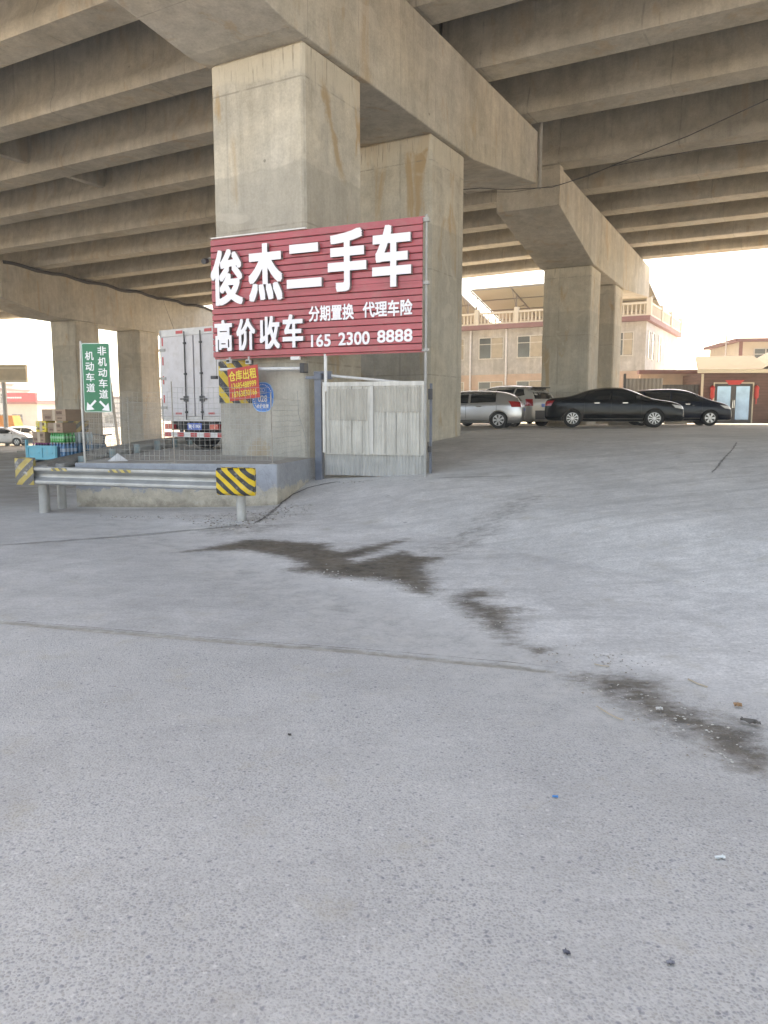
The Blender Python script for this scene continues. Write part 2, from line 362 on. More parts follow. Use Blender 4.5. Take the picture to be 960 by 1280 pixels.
    cell = n.mix(n.rng(vcol[0], 0, 1, 0, 1), n.mix(vcol[1], (.17, .18, .215), (.27, .25, .225)), n.mix(vcol[2], (.40, .40, .40), (.46, .44, .40)))
    cell = n.mix(n.rng(vo.outputs['Distance'], .34, .6, 0, .9), cell, (.50, .485, .46))
    c = n.mix(n.math('MULTIPLY', n.math('MULTIPLY', near, worn), .66), c, n.mix(.5, cell, c, 'MIX') if False else cell)
    vo2 = n.n('ShaderNodeTexVoronoi'); n.lk(wa.outputs[0], vo2.inputs['Vector']); vo2.inputs['Scale'].default_value = 46
    v2 = n.sep(vo2.outputs['Color']); k2 = n.math('MULTIPLY', n.math('LESS_THAN', v2[0], .1), n.rng(vo2.outputs['Distance'], .2, .42, .62, 0)); c = n.mix(n.math('MULTIPLY', k2, near), c, (.15, .155, .18))
    k3 = n.math('MULTIPLY', n.math('GREATER_THAN', v2[0], .95), n.rng(vo2.outputs['Distance'], .2, .4, .5, 0)); c = n.mix(n.math('MULTIPLY', k3, near), c, (.62, .60, .57))
    # yellowish dried dust blotches
    bl = n.rng(n.noise(p, 3.1, 7, .68), .57, .72, 0, .5); c = n.mix(bl, c, (.385, .345, .275))
    bl2 = n.rng(n.noise(p, 1.15, 7, .7, .5), .55, .68, 0, .3); c = n.mix(bl2, c, (.34, .32, .29))
    sp_ = n.n('ShaderNodeTexVoronoi'); n.lk(p, sp_.inputs['Vector']); sp_.inputs['Scale'].default_value = 1.7; s3 = n.sep(sp_.outputs['Color']); rr_ = n.math('MULTIPLY', s3[1], .05); k4 = n.math('MULTIPLY', n.math('LESS_THAN', n.math('ADD', sp_.outputs['Distance'], n.rng(n.noise(p, 30, 3), .3, .7, -.02, .02)), rr_), n.math('LESS_THAN', s3[0], .55)); c = n.mix(n.math('MULTIPLY', k4, .55), c, (.17, .165, .17))
    dn = n.math('MULTIPLY', dust, n.rng(n.noise(p, 5, 6, .7), .38, .62, 0, .8)); c = n.mix(dn, c, (.52, .50, .47))
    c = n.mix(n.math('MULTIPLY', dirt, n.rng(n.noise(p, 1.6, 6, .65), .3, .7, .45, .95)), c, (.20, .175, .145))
    jt = n.math('MULTIPLY', n.rng(n.math('ADD', n.attr('joint'), n.rng(n.noise(n.vscale(p, (6, 12, 6)), 2.2, 6, .75), .3, .7, -.3, .3)), .28, .75, 0, 1), .95); c = n.mix(jt, c, n.mix(n.rng(n.noise(p, 11, 5, .7), .35, .65), (.27, .245, .205), (.42, .395, .35)))
    # damp streaks
    we = n.math('ADD', wet, n.rng(n.noise(n.vscale(p, (4.5, 6.5, 5)), 1.3, 9, .74), .3, .7, -.4, .4))
    wk = n.math('MULTIPLY', n.rng(we, .18, .78, 0, 1), n.rng(wet, 0, .25, 0, 1))
    wv = n.rng(n.noise(p, 9, 6, .7), .3, .7, .85, 1.0)
    wcol = n.mix(n.rng(n.math('ADD', n.noise(p, 13, 7, .75), n.math('MULTIPLY', n.noise(p, 2.4, 3), .6)), .55, 1.05), (.028, .021, .014), (.15, .118, .08))
    c = n.mix(n.math('MULTIPLY', wk, n.math('MULTIPLY', wv, n.rng(wet, .3, 1, .72, 1.0))), c, wcol)
    n.lk(c, b.inputs['Base Color'])
    ro = n.math('SUBTRACT', n.rng(n.noise(p, 6, 4), .3, .7, .8, .9), n.math('MULTIPLY', wk, .08)); n.lk(ro, b.inputs['Roughness']); b.inputs['Specular IOR Level'].default_value = .28
    h = n.math('ADD', n.math('MULTIPLY', n.noise(p, 60, 4, .7), .6), n.math('MULTIPLY', n.noise(p, 7, 5, .6), .9))
    h = n.math('ADD', h, n.math('MULTIPLY', n.math('MULTIPLY', inside, near), .3))
    n.bump(h, .35, .012, b)
    me.materials.append(m)
    o = bpy.data.objects.new('ground', me); COL.objects.link(o); tag(o, kind='structure', label='worn grey concrete road and ramp with damp streaks')
build_ground()
def ribbon(name, pts, w, m, z=.004, jag=.35, step=.06, seed=1, label=None):
    """a thin uneven strip laid on the ground along pts"""
    rnd = random.Random(seed); P = []
    for a, b in zip(pts[:-1], pts[1:]):
        a, b = Vector((a[0], a[1], 0)), Vector((b[0], b[1], 0)); k = max(1, int((b-a).length/step))
        P += [a.lerp(b, i/k) for i in range(k)]
    P.append(Vector((pts[-1][0], pts[-1][1], 0))); G = []
    for i, p in enumerate(P):
        t = (P[min(i+1, len(P)-1)]-P[max(i-1, 0)]).normalized(); nn = Vector((-t.y, t.x, 0))
        e = min(1, i/3+.15, (len(P)-1-i)/3+.15)
        a = p+nn*w*.5*e*(1+rnd.uniform(-jag, jag)); b = p-nn*w*.5*e*(1+rnd.uniform(-jag, jag))
        G.append([Vector((a.x, a.y, tz(a.x, a.y)+z)), Vector((b.x, b.y, tz(b.x, b.y)+z))])
    o = obj(name, MB().grid(G), m, recalc=False)
    return tag(o, label, kind='structure')
M['sand'] = plain('joint_sand', (.345, .325, .285), .9, 0, .3, 14, bump=.4)
M['crack'] = plain('dark_crack', (.17, .155, .14), .9, 0, .4, 12)
M['lotcrack'] = plain('lot_crack', (.25, .24, .225), .9, 0, .3, 12)
M['chalk'] = plain('worn_white_line', (.56, .55, .53), .8, 0, .12, 5)
ribbon('joint_crack', [p+Vector((0, .028+.008*math.sin(p.x*5), 0)) for p in SEAM[1:]], .007, 'crack', z=.008, jag=.95, seed=4)
# the broken lip of the ramp slab beside the platform
def gz(px, py):
    d = ray(px, py); ks = np.linspace(1.5, 60, 1500)
    f = H+d[2]*ks-terrain(d[0]*ks, d[1]*ks); i = int(np.argmax(f < 0)); i = max(i, 1)
    a, b = ks[i-1], ks[i]; k = a+(b-a)*f[i-1]/(f[i-1]-f[i]+1e-12)
    return Vector((d[0]*k, d[1]*k, H+d[2]*k))
ribbon('ramp_edge_crack', [gz(*p) for p in ((316,655),(330,648),(342,638),(352,629),(366,618),(385,610),(405,605),(425,602))], .045, 'crack', z=.006, jag=.6, seed=6)
ribbon('road_edge_line', [gz(*p) for p in ((-20,683),(40,679),(120,673),(200,666),(270,660),(310,655))], .035, 'lotcrack', z=.005, jag=.6, seed=7)
ribbon('lot_crack', [gz(*p) for p in ((889,592),(897,583),(903,575),(912,566),(918,559),(921,553))], .03, 'lotcrack', z=.005, jag=.8, seed=8)
for k, pp in enumerate((((560,552),(620,548),(700,541),(775,537)), ((540,598),(600,596),(668,595)), ((690,547),(740,540),(800,535)), ((520,566),(580,560)))):
    ribbon('parking_line', [gz(*p) for p in pp], .05, 'chalk' if k != 1 else 'lotcrack', z=.005, jag=.5, seed=20+k, step=.2)

# ------------------------------------------------------------------ the two viaducts
ZC = 10.0
def girder(parent, p0, p1, z0, name='girder', hgt=2.1, m='girder'):
    p0, p1 = Vector((p0[0], p0[1], 0)), Vector((p1[0], p1[1], 0)); t = (p1-p0).normalized(); nn = Vector((-t.y, t.x, 0))
    S = [(-.44,0),(.44,0),(.46,.04),(.46,.26),(.40,.40),(.31,.62),(.27,.9),(.27,hgt-.35),(.5,hgt-.12),(.5,hgt),(-.5,hgt),(-.5,hgt-.12),(-.27,hgt-.35),(-.27,.9),(-.31,.62),(-.40,.40),(-.46,.26),(-.46,.04)]
    L = lambda p: [p+nn*a+Vector((0, 0, z0+b)) for a, b in S]
    return obj(name, MB().prism(L(p0), L(p1)), m, parent, smooth=True)
def diaphragm(parent, p0, p1, z0, z1, th=.22):
    p0, p1 = Vector((p0[0], p0[1], 0)), Vector((p1[0], p1[1], 0)); f = F(p0.x, p0.y, math.atan2(p1.y-p0.y, p1.x-p0.x))
    return obj('diaphragm', MB().box(0, (p1-p0).length, -th/2, th/2, z0, z1, f), 'girder', parent)
def cap(parent, fr, x0, x1, prof):
    return obj('cap_beam', MB().prism([fr(x0, s, z) for s, z in prof], [fr(x1, s, z) for s, z in prof]), 'cap', parent, bevel=.03)
def pier(parent, fr, x0, x1, y0, y1, z0, z1):
    return obj('pier', MB().box(x0, x1, y0, y1, z0, z1, fr), 'pier', parent, bevel=.06, seg=1)
# -- near viaduct
v1 = thing('viaduct', 'near concrete viaduct whose square pier stands behind the red sign', 'viaduct', (AX, AY, 0), group='concrete road viaducts')
pier(v1, FV1, -2.09, 0, 0, 1.94, -.3, 7.86); pier(v1, FV1, -2.09, 0, 5.02, 6.9, -.3, 7.86)
PROF1 = [(-5.6, 8.55), (-.45, 7.85), (7.25, 7.85), (12.15, 8.5), (12.15, 10), (-5.6, 10)]
cap(v1, FV1, -2.2, .1, PROF1)
G1 = [4.55+3.38*k for k in range(-3, 3)]
for y in G1:
    girder(v1, FV1(-1.1, y, 0), FV1(-46, y, 0), ZC+.1); girder(v1, FV1(-1.0, y, 0), FV1(46, y, 0), ZC+.1)
for a, b in zip(G1[:-1], G1[1:]):
    for x in (-17.5, -36, 18.5, 36): diaphragm(v1, FV1(x, a+.2, 0), FV1(x, b-.2, 0), ZC+.5, ZC+2.0, .3)
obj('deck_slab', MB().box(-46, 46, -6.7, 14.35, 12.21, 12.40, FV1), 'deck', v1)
obj('parapet', MB().box(-46, 46, -6.7, -6.45, 12.405, 13.3, FV1), 'deck', v1)
obj('drain_pipe', MB().tube([FV1(.16, 12.22, z) for z in (8.35, 9.2, 10.3)], .06, 8), 'galvdull', v1, smooth=True)
# -- far viaduct
A2 = R(27.18); N2 = (6.11, 27.9); FV2 = F(*N2, -A2)
A3 = R(20.5); N3 = (-21.4, 44.2); FV3 = F(*N3, -A3)
v2 = thing('viaduct', 'farther concrete viaduct over the parked cars and the green road sign', 'viaduct', (*N2, 0), group='concrete road viaducts')
pier(v2, FV2, -2.15, -.12, 5.87, 7.8, .3, 7.72); pier(v2, FV2, -2.15, -.12, 11.2, 13.1, .3, 7.72)
PROF2 = [(0, 8.75), (5.75, 7.7), (13.3, 7.7), (20.6, 8.3), (20.6, 10), (0, 10)]
cap(v2, FV2, -2.3, 0, PROF2)
obj('shear_key', MB().box(-.66, -.02, .03, .5, 9.99, 10.78, FV2), 'cap', v2, bevel=.02)
pier(v2, FV3, -2.15, -.12, 5.75, 7.9, -1.3, 7.42); pier(v2, FV3, -2.15, -.12, 12.03, 14.2, -1.3, 7.42)
cap(v2, FV3, -2.3, 0, [(0, 8.0), (3.6, 7.4), (15.2, 7.4), (22, 8.0), (22, 10), (0, 10)])
WD = Vector((-math.sin(R(61.75)), math.cos(R(61.75)), 0))
G2 = [.3+3.58*k for k in range(6)]
W3D = Vector((-math.sin(R(66.5)), math.cos(R(66.5)), 0)); mids = []
for s in G2:
    a = FV2(-1.15, s, 0)
    # meet the next cap's centre line
    d3 = Vector((math.sin(A3), math.cos(A3), 0)); o3 = FV3(-1.15, 0, 0)
    den = WD.x*d3.y-WD.y*d3.x; t = ((o3.x-a.x)*d3.y-(o3.y-a.y)*d3.x)/den
    b = a+WD*t; b = b+d3*((b-o3).dot(d3)*.15); mids.append((a, b))
    girder(v2, a, b, ZC+.1, hgt=2.31); girder(v2, a-WD*.1, a-WD*52, ZC+.1, hgt=2.31); girder(v2, b+W3D*.05, b+W3D*40, ZC+.1, hgt=2.31)
for (a, b), (c, d) in zip(mids[:-1], mids[1:]):
    for f in (.5,): diaphragm(v2, a.lerp(b, f), c.lerp(d, f), ZC+.62, ZC+2.2)
def slab(pts, z0, z1, nm): obj(nm, MB().prism([Vector((p.x, p.y, z0)) for p in pts], [Vector((p.x, p.y, z1)) for p in pts]), 'deck', v2)
U2 = Vector((math.sin(A2), math.cos(A2), 0)); U3 = Vector((math.sin(A3), math.cos(A3), 0))
e0, e1 = mids[0]; f0, f1 = mids[-1]
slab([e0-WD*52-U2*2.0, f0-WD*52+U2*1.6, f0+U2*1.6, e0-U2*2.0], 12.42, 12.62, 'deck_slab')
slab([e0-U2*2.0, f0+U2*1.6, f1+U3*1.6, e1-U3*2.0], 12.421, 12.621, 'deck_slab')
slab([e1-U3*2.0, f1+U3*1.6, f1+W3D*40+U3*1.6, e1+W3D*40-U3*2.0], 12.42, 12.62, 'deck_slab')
q = U2*1.35; slab([f0-WD*52+q, f0-WD*52+U2*1.6, f0+U2*1.6, f0+q], 12.63, 13.5, 'parapet'); slab([f0+q, f0+U2*1.6, f1+U3*1.6, f1+U3*1.35], 12.631, 13.501, 'parapet')
cb = MB(); rnd = random.Random(5)
cb.tube([FV3(.06, s, 9.93+.06*math.sin(s*1.7)+rnd.uniform(-.03, .03)) for s in np.arange(.2, 22, .6)], .10, 7)
obj('cable_bundle', cb, plain('black_cable_wrap', (.03, .03, .032), .6), v2, smooth=True)
M['hz_wall'] = stripes('painted_warning_stripes', (.62, .43, .035), (.04, .042, .05), (1.0, 0, 1.0), 3.05, .6, .6, (.42, .40, .36))
s0, zt = along((AX, AY), (-.871, .491), 273, 452); s1, zb = along((AX, AY), (-.871, .491), 318, 504)
# stripes run down to the right: object axes are world axes here, the face runs along (-.871,.491)
M['hz_wall'] = stripes('painted_warning_stripes', (.62, .43, .035), (.04, .042, .05), (-.871*-.75, .491*-.75, .75), 3.6, .75, .6, (.42, .40, .36))
obj('warning_stripes', MB().box(-s0, -s1, -.003, -.0005, zb, zt, FV1), 'hz_wall', v1)
M['hz_far'] = stripes('faded_warning_stripes', (.34, .235, .07), (.09, .085, .08), (.6, .2, -.75), 2.2, .5, .7)
for a0, a1, zz0, zz1 in ((-1.5, -.11, -.3, 1.1),):
    obj('warning_stripes', MB().box(a0, a1, 5.735, 5.748, zz0, zz1, FV3).box(-.112, -.10, 5.76, 6.5, zz0, zz1, FV3), 'hz_far', v2)

# ------------------------------------------------------------------ platform under the near pier
def platform_mat():
    m, nt, b = mat('platform_plaster'); n = NB(nt); p = n.P(); s = n.sep(p)
    z = n.math('ADD', s[2], n.rng(n.noise(p, 2.2, 8, .72), .2, .8, -.3, .3))
    c = n.scalec((.32, .335, .365), n.math('MULTIPLY', n.rng(n.noise(p, 1.2, 6), .3, .7, .85, 1.15), n.rng(n.noise(p, 7, 6, .7), .3, .7, .9, 1.12)))
    raw = n.scalec((.50, .455, .375), n.rng(n.noise(p, 5, 7, .7), .3, .7, .75, 1.15))
    c = n.mix(n.rng(z, .29, .33, 1, 0), c, raw)
    gr_ = n.rng(n.math('ADD', s[2], n.rng(n.noise(p, 6, 6, .7), .3, .7, -.1, .1)), .0, .16, .8, 0); c = n.mix(gr_, c, (.19, .165, .135))
    ck = n.rng(n.math('ABSOLUTE', n.math('SUBTRACT', n.noise(p, 1.7, 7, .75, .8), .5)), .0, .006, .6, 0); c = n.mix(ck, c, (.15, .14, .13))
    pt = n.rng(n.noise(p, 3, 6, .7), .6, .68, 0, .5); c = n.mix(pt, c, (.42, .42, .42))
    sx = n.rng(s[0], -4.6+5.05, -4.2+5.05, 1, 0)
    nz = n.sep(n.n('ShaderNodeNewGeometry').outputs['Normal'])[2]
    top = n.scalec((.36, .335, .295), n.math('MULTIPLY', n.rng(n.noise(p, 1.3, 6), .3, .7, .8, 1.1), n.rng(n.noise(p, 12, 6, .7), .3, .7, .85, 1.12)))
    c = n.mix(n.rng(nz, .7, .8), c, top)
    n.lk(c, b.inputs['Base Color']); b.inputs['Roughness'].default_value = .88
    n.bump(n.noise(p, 9, 8, .7), .5, .03, b); return m
ZP = .72
pl = [Vector((-5.03, 12.48)), Vector((-1.70, 12.19)), Vector((-1.30, 14.0)), Vector((-1.24, 14.2)), Vector((-.4, 15.72)), Vector((.9, 18.1)), Vector((3.2, 22.6)), Vector((-1.0, 28)), Vector((-5.0, 27))]
obj_pl = obj('platform', MB().prism([Vector((p.x, p.y, -.3)) for p in pl], [Vector((p.x, p.y, ZP)) for p in pl]), platform_mat(), bevel=.02)
tag(obj_pl, 'raised concrete platform with blue grey plaster around the near pier', kind='structure')
# loose stones and rubble: one mass
gv = MB(); rnd = random.Random(11)
def stone(x, y, r, z=None):
    z = tz(x, y) if z is None else z
    pts = [Vector((0, 0, .62)), Vector((0, 0, -.4))]+[Vector((math.cos(a)*rnd.uniform(.7, 1.15), math.sin(a)*rnd.uniform(.6, 1.1), rnd.uniform(-.2, .35))) for a in [k*1.2566+rnd.uniform(-.3, .3) for k in range(5)]]
    a = rnd.uniform(0, 6.28); ca, sa = math.cos(a), math.sin(a)
    gv.add([(x+r*(q.x*ca-q.y*sa), y+r*(q.x*sa+q.y*ca), z+r*.5*q.z*1.6+r*.15) for q in pts], [(0, 2+k, 2+(k+1) % 5) for k in range(5)]+[(1, 2+(k+1) % 5, 2+k) for k in range(5)])
def scatter(pix, n, spread, r0, r1):
    for _ in range(n):
        a = rnd.random()*(len(pix)-1); i = int(a); f = a-i
        px = pix[i][0]*(1-f)+pix[i+1][0]*f+rnd.gauss(0, spread); py = pix[i][1]*(1-f)+pix[i+1][1]*f+rnd.gauss(0, spread*.45)
        if py < 600: continue
        g = gz(px, py); gv.mi = rnd.choice((0, 0, 1, 2)); stone(g.x, g.y, rnd.uniform(r0, r1)**1)
scatter([(400,715),(450,722),(500,730),(540,738)], 70, 8, .006, .015)
scatter([(575,748),(620,780),(680,812),(700,832)], 50, 12, .004, .010)
scatter([(700,815),(760,825),(820,840)], 90, 18, .003, .010)
scatter([(730,850),(800,875),(870,910),(960,950)], 130, 26, .003, .010)
scatter([(780,860),(860,930),(950,975)], 40, 16, .003, .009)
scatter([(255,652),(290,655),(325,650),(345,640),(385,634)], 420, 8, .005, .022)
scatter([(120,646),(240,648),(340,640)], 160, 3, .005, .02)
scatter([(420,604),(470,600),(530,600)], 30, 2, .008, .02)
scatter([(60,800),(500,900),(900,1100)], 60, 110, .003, .007)
scatter([(600,660),(760,720),(930,800)], 60, 50, .004, .009)
gvo = obj('gravel', gv, [plain('pale_stone', (.42, .40, .36), .85), plain('grey_stone', (.30, .29, .27), .85), plain('brown_stone', (.24, .2, .16), .85)], recalc=False)
tag(gvo, 'loose stones and grit along the damp streaks', 'gravel', kind='stuff')
# litter
def flat_scrap(name, px, py, w, l, ang, m, label, h=.006, cat='litter'):
    g = gz(px, py); f = F(g.x, g.y, ang, g.z+.004)
    mb = MB(); G = []
    for i in range(5):
        G.append([f((j/3-.5)*w*(1-.3*abs(i/4-.5)), (i/4-.5)*l, h*(.5+.5*math.sin(i*2.1+j*1.7))) for j in range(4)])
    mb.grid(G); G2_ = [[p+Vector((0, 0, .0025)) for p in r] for r in G]; mb.grid(G2_)
    o = obj(name, mb, m, base=Vector(g), recalc=False); return tag(o, label, cat)
flat_scrap('plastic_scrap', 694, 998, .024, .010, .1, plain('blue_plastic', (.02, .22, .5), .4), 'small bright blue plastic scrap on the grey road')
flat_scrap('paper_scrap', 900, 1074, .04, .014, .3, plain('pale_paper', (.62, .65, .64), .8), 'small pale paper strip lying on the road at right')
flat_scrap('dry_leaf', 708, 1193, .015, .022, .5, plain('dark_leaf', (.10, .10, .12), .8), 'dark folded scrap on the near road right of centre')
flat_scrap('dry_leaf', 838, 1206, .022, .018, .5, plain('dark_leaf_b', (.2, .2, .22), .8), 'grey crumpled scrap on the near road at right')
flat_scrap('dry_leaf', 362, 920, .018, .014, .2, plain('dark_leaf_c', (.09, .08, .07), .8), 'tiny dark leaf alone on the bare road left of centre')
flat_scrap('dry_leaf', 922, 884, .04, .03, .4, plain('brown_leaf', (.33, .19, .10), .8), 'reddish brown crumpled leaf beside the lower damp streak', h=.018)
flat_scrap('bark_chip', 938, 905, .03, .09, .9, plain('bark', (.1, .09, .08), .8), 'dark and white curled chip at the right end of the damp streak', h=.02)
flat_scrap('white_chip', 824, 888, .035, .02, .3, plain('white_chip', (.5, .48, .45), .8), 'white flake in the middle of the lower damp streak', h=.012)
def twig(pts, r, label):
    g = [gz(*p)+Vector((0, 0, r+.002)) for p in pts]
    o = obj('twig', MB().tube([q-g[0] for q in g], r, 5), M['twig'], smooth=True); o.location = g[0]; tag(o, label, 'twig', 'dry twigs')
M['twig'] = plain('dry_twig', (.36, .30, .23), .9)
twig([(746,884),(760,893),(772,899),(779,901)], .004, 'pale curved twig below the lower damp streak')
twig([(743,831),(752,833),(762,834)], .004, 'short twig at the upper edge of the lower damp streak')
twig([(860,850),(872,856),(884,860)], .005, 'dark twig on the ramp above the lower damp streak')
# folded white paper on the platform
g = atZ(144, 577, ZP); f = F(g.x, g.y+.12, .3, ZP)
mb = MB(); a, b, c, d = f(-.16, 0, 0.003), f(.17, -.02, .003), f(.0, .1, .13), f(-.02, -.06, .003)
mb.add([a, b, c, d], [(0, 3, 2), (3, 1, 2), (0, 2, 1), (0, 1, 3)])
tag(obj('paper_bag', mb, plain('white_paper', (.7, .7, .7), .7), base=Vector(g)), 'crumpled white paper on the platform edge by the wire fence', 'litter')

# ------------------------------------------------------------------ red sign
SA = R(-24.3); SO = (-3.165, 14.605)
FS = F(*SO, SA); SD = (math.cos(SA), math.sin(SA)); SB = Vector((*SO, 0))
SL, Z0, Z1 = 4.17, 2.55, 4.655
sign = thing('signboard', 'large red slatted signboard with white raised Chinese letters', 'sign', (*SO, 0))
sb = MB(); NS = 19; pit = (Z1-Z0)/NS
for k in range(NS):
    zz = Z0+k*pit; off = random.uniform(-.004, .004)
    a = [(-.035+off, zz+.012), (-.035+off, zz+pit-.010), (-.012, zz+pit-.004), (-.012, zz+.004)]
    for x0, x1 in ((0, 1.05), (1.052, 2.62), (2.622, SL)):
        sg = random.uniform(-.003, .003)
        sb.prism([FS(x0, y, z+sg) for y, z in a], [FS(x1, y, z+sg) for y, z in a])
obj('slat_panel', sb, 'slat', sign)
obj('backing_panel', MB().box(.01, SL-.01, -.010, .02, Z0+.005, Z1-.005, FS), 'slat_back', sign)
obj('middle_rail', MB().box(0.002, SL-.002, -.042, -.038, Z0+10.02*pit-.03, Z0+10.02*pit+.004, FS), 'slat', sign)
obj('frame', MB().box(-.015, SL+.01, .022, .062, Z1-.02, Z1+.025, FS).box(-.01, SL+.01, .022, .06, Z0-.03, Z0+.02, FS).box(0, .04, .022, .06, Z0, Z1, FS).box(1.3, 1.34, .022, .06, Z0, Z1, FS).box(2.7, 2.74, .022, .06, Z0, Z1, FS), 'slat', sign)
obj('edge_strip', MB().box(.0, 2.0, -.03, .02, Z1+.027, Z1+.05, FS), 'white_steel', sign)
zg = tz(.6, 13.0)
px_ = SL+.045
obj('post', MB().tube([FS(px_, .03, zg-.1), FS(px_, .03, 2.6), FS(px_, .03, Z1+.05)], .024, 10).box(px_-.06, px_+.05, -.01, .065, Z1-.07, Z1+.0, FS).box(px_-.06, px_+.05, -.01, .065, 3.6, 3.66, FS).box(px_-.06, px_+.05, -.01, .065, Z0-.02, Z0+.03, FS), 'galvdull', sign, smooth=False)
obj('post', MB().tube([FS(2.33, .04, 1.9), FS(2.33, .04, Z0)], .03, 10), 'white_steel', sign, smooth=True)
def zs(px, py): return along(SO, SD, px, py)
def zz(x, y): return 260+x/3.4286, 260+y/3.4286
def place_text(nm, s, x0, x1, y0, y1, depth, offset, y2=None, y3=None, m=('letter', 'letter_side'), split=None):
    ym, yn = (y0+(y2 if y2 is not None else y0))/2, (y1+(y3 if y3 is not None else y1))/2
    a, _ = zs(*zz(x0, ym)); b, _ = zs(*zz(x1, ym)); xm = (x0+x1)/2
    _, zt_ = zs(*zz(xm, ym)); _, zb_ = zs(*zz(xm, yn))
    t = text_into(MB(), s, FS, -.036, depth, a, b, zb_, zt_, offset, True)
    return obj(nm, t, [M[q] for q in m], sign, recalc=True)
BIG = [('俊', 24, 160, 182, 420), ('杰', 185, 330, 156, 402), ('二', 349, 498, 158, 345), ('手', 525, 690, 95, 360), ('车', 715, 882, 76, 342)]
for s, x0, x1, y0, y1 in BIG: place_text('raised_character', s, x0, x1, y0, y1, .075, .035 if s != '俊' else .024)
for s, x0, x1, y0, y1 in [('高', 42, 117, 483, 617), ('价', 135, 215, 477, 612), ('收', 234, 320, 466, 606), ('车', 332, 420, 458, 600)]: place_text('raised_character', s, x0, x1, y0, y1, .075, .03)
place_text('lettering', '分期置换', 437, 630, 424, 494, .012, .026, 408, 474)
place_text('lettering', '代理车险', 668, 881, 402, 474, .012, .026, 392, 458)
place_text('lettering', '165', 447, 531, 545, 600, .012, .02, 540, 592)
place_text('lettering', '2300', 564, 698, 536, 592, .012, .02, 528, 584)
place_text('lettering', '8888', 730, 881, 526, 580, .012, .02, 517, 572)
# small lamps hanging from the lower edge, a bracket lamp on the left side
def floodlight(px, py):
    s, z = zs(px, py)
    o = obj('floodlight', MB().box(s-.045, s+.045, -.10, -.03, z-.05, z+.03, FS).box(s-.008, s+.008, -.07, -.02, z+.03, Z0, FS), 'white_steel', sign, bevel=.008)
    obj('lamp_lens', MB().box(s-.035, s+.035, -.104, -.101, z-.035, z+.015, FS), 'dark', o)
floodlight(289, 451); floodlight(313, 452)
s_, z_ = zs(375, 447); obj('lamp_bar', MB().box(s_-.16, s_+.02, -.06, -.01, Z0-.09, Z0-.033, FS), 'white_steel', sign)
# support arm clamped round the pier
arm = MB().tube([FS(.12, -.0, 2.33), FS(1.2, -.0, 2.32), FS(1.86, -.0, 2.31)], .028, 8)
obj('support_arm', arm, 'white_steel', sign, smooth=True)
obj('clamp', MB().box(1.86, 1.95, -.06, .10, 2.23, 2.40, FS), 'dark', sign, bevel=.01)
cm = MB().box(-.22, -.0, -.08, .02, 3.95, 4.05, FS); cm.tube([FS(-.10, -.03, 4.05), FS(-.10, -.03, 4.16), FS(.01, .04, 4.16)], .012, 6)
cc = thing('security_camera', 'small dark camera fixed at the left end of the red sign', 'camera', tuple(FS(-.05, 0, 4.2)))
obj('camera_body', MB().tube([FS(-.085, -.05, 4.30), FS(-.07, -.16, 4.27)], .05, 10), 'dark', cc, smooth=True)
obj('bracket', MB().tube([FS(-.085, -.05, 4.32), FS(-.08, .0, 4.36), FS(.0, .04, 4.36)], .014, 6), 'galvdull', cc)
lb = thing('sensor_box', 'small black box on a bracket below the left end of the red sign', 'box', tuple(FS(-.05, .03, 2.2)))
obj('box_body', MB().box(-.11, .02, .0, .07, 2.16, 2.22, FS), 'dark', lb, bevel=.008); obj('bracket', MB().tube([FS(.0, .045, 2.22), FS(.0, .045, Z0-.03)], .008, 6), 'galvdull', lb)
# -- poster and round sticker on the pier
def pier_rect(px0, py0, px1, py1, off):
    o = (AX+.0-(.491*off), AY-.871*off); a, zt_ = along(o, (-.871, .491), px0, py0); b, zb_ = along(o, (-.871, .491), px1, py1); return -a, -b, zb_, zt_
M['poster'] = plain('red_poster', (.50, .045, .035), .5, 0, .08, 4)
x0, x1, zb, zt = pier_rect(284, 459.5, 322.5, 499, .38)
po = thing('poster', 'small red poster with yellow Chinese words and phone numbers on the pier', 'poster', tuple(FV1((x0+x1)/2, -.38, zb)))
tl = .045
pb = MB(); G = [[FV1(x0+(x1-x0)*i/8+tl*(1-k), -.38-.006*math.sin(i*1.3), zb+(zt-zb)*k+tl*(i/8-.5)*1.6) for i in range(9)] for k in (0, 1)]
G2_ = [[q+FV1(0, .004, 0)-FV1(0, 0, 0) for q in r] for r in G]; pb.grid(G); pb.grid(G2_)
obj('sheet', pb, 'poster', po, recalc=False)
W_, H_ = x1-x0, zt-zb
class FT:                                             # tilted writing frame on the poster
    def __call__(s, x, y, z): return FV1(x+tl*(1-(z-zb)/H_), y, z+tl*((x-x0)/W_-.5)*1.6)
text_into(tx := MB(), '仓库出租', FT(), -.388, .003, x0+.03, x1-.03, zb+H_*.60, zb+H_*.92, .02); obj('lettering', tx, 'yellow_print', po)
text_into(tx := MB(), '13685488999', FT(), -.388, .003, x0+.08, x1-.05, zb+H_*.36, zb+H_*.54, .01)
text_into(tx, '18763830166', FT(), -.388, .003, x0+.08, x1-.05, zb+H_*.10, zb+H_*.28, .01); obj('lettering', tx, 'yellow_print', po)
x0, x1, zb, zt = pier_rect(314.5, 478, 342.5, 515, .004)
cx, cz, rx, rz = (x0+x1)/2, (zb+zt)/2, (x1-x0)/2, (zt-zb)/2
stk = thing('sticker', 'round blue sticker numbered 028 on the pier below the red poster', 'sticker', tuple(FV1(cx, 0, cz)))
def disc(k, y0, y1, sq=2.5):
    L = []
    for i in range(40):
        a = 2*math.pi*i/40; c, s = math.cos(a), math.sin(a); L.append((cx+rx*k*math.copysign(abs(c)**(2/sq), c), cz+rz*k*math.copysign(abs(s)**(2/sq), s)))
    return MB().prism([FV1(x, y0, z) for x, z in L], [FV1(x, y1, z) for x, z in L])
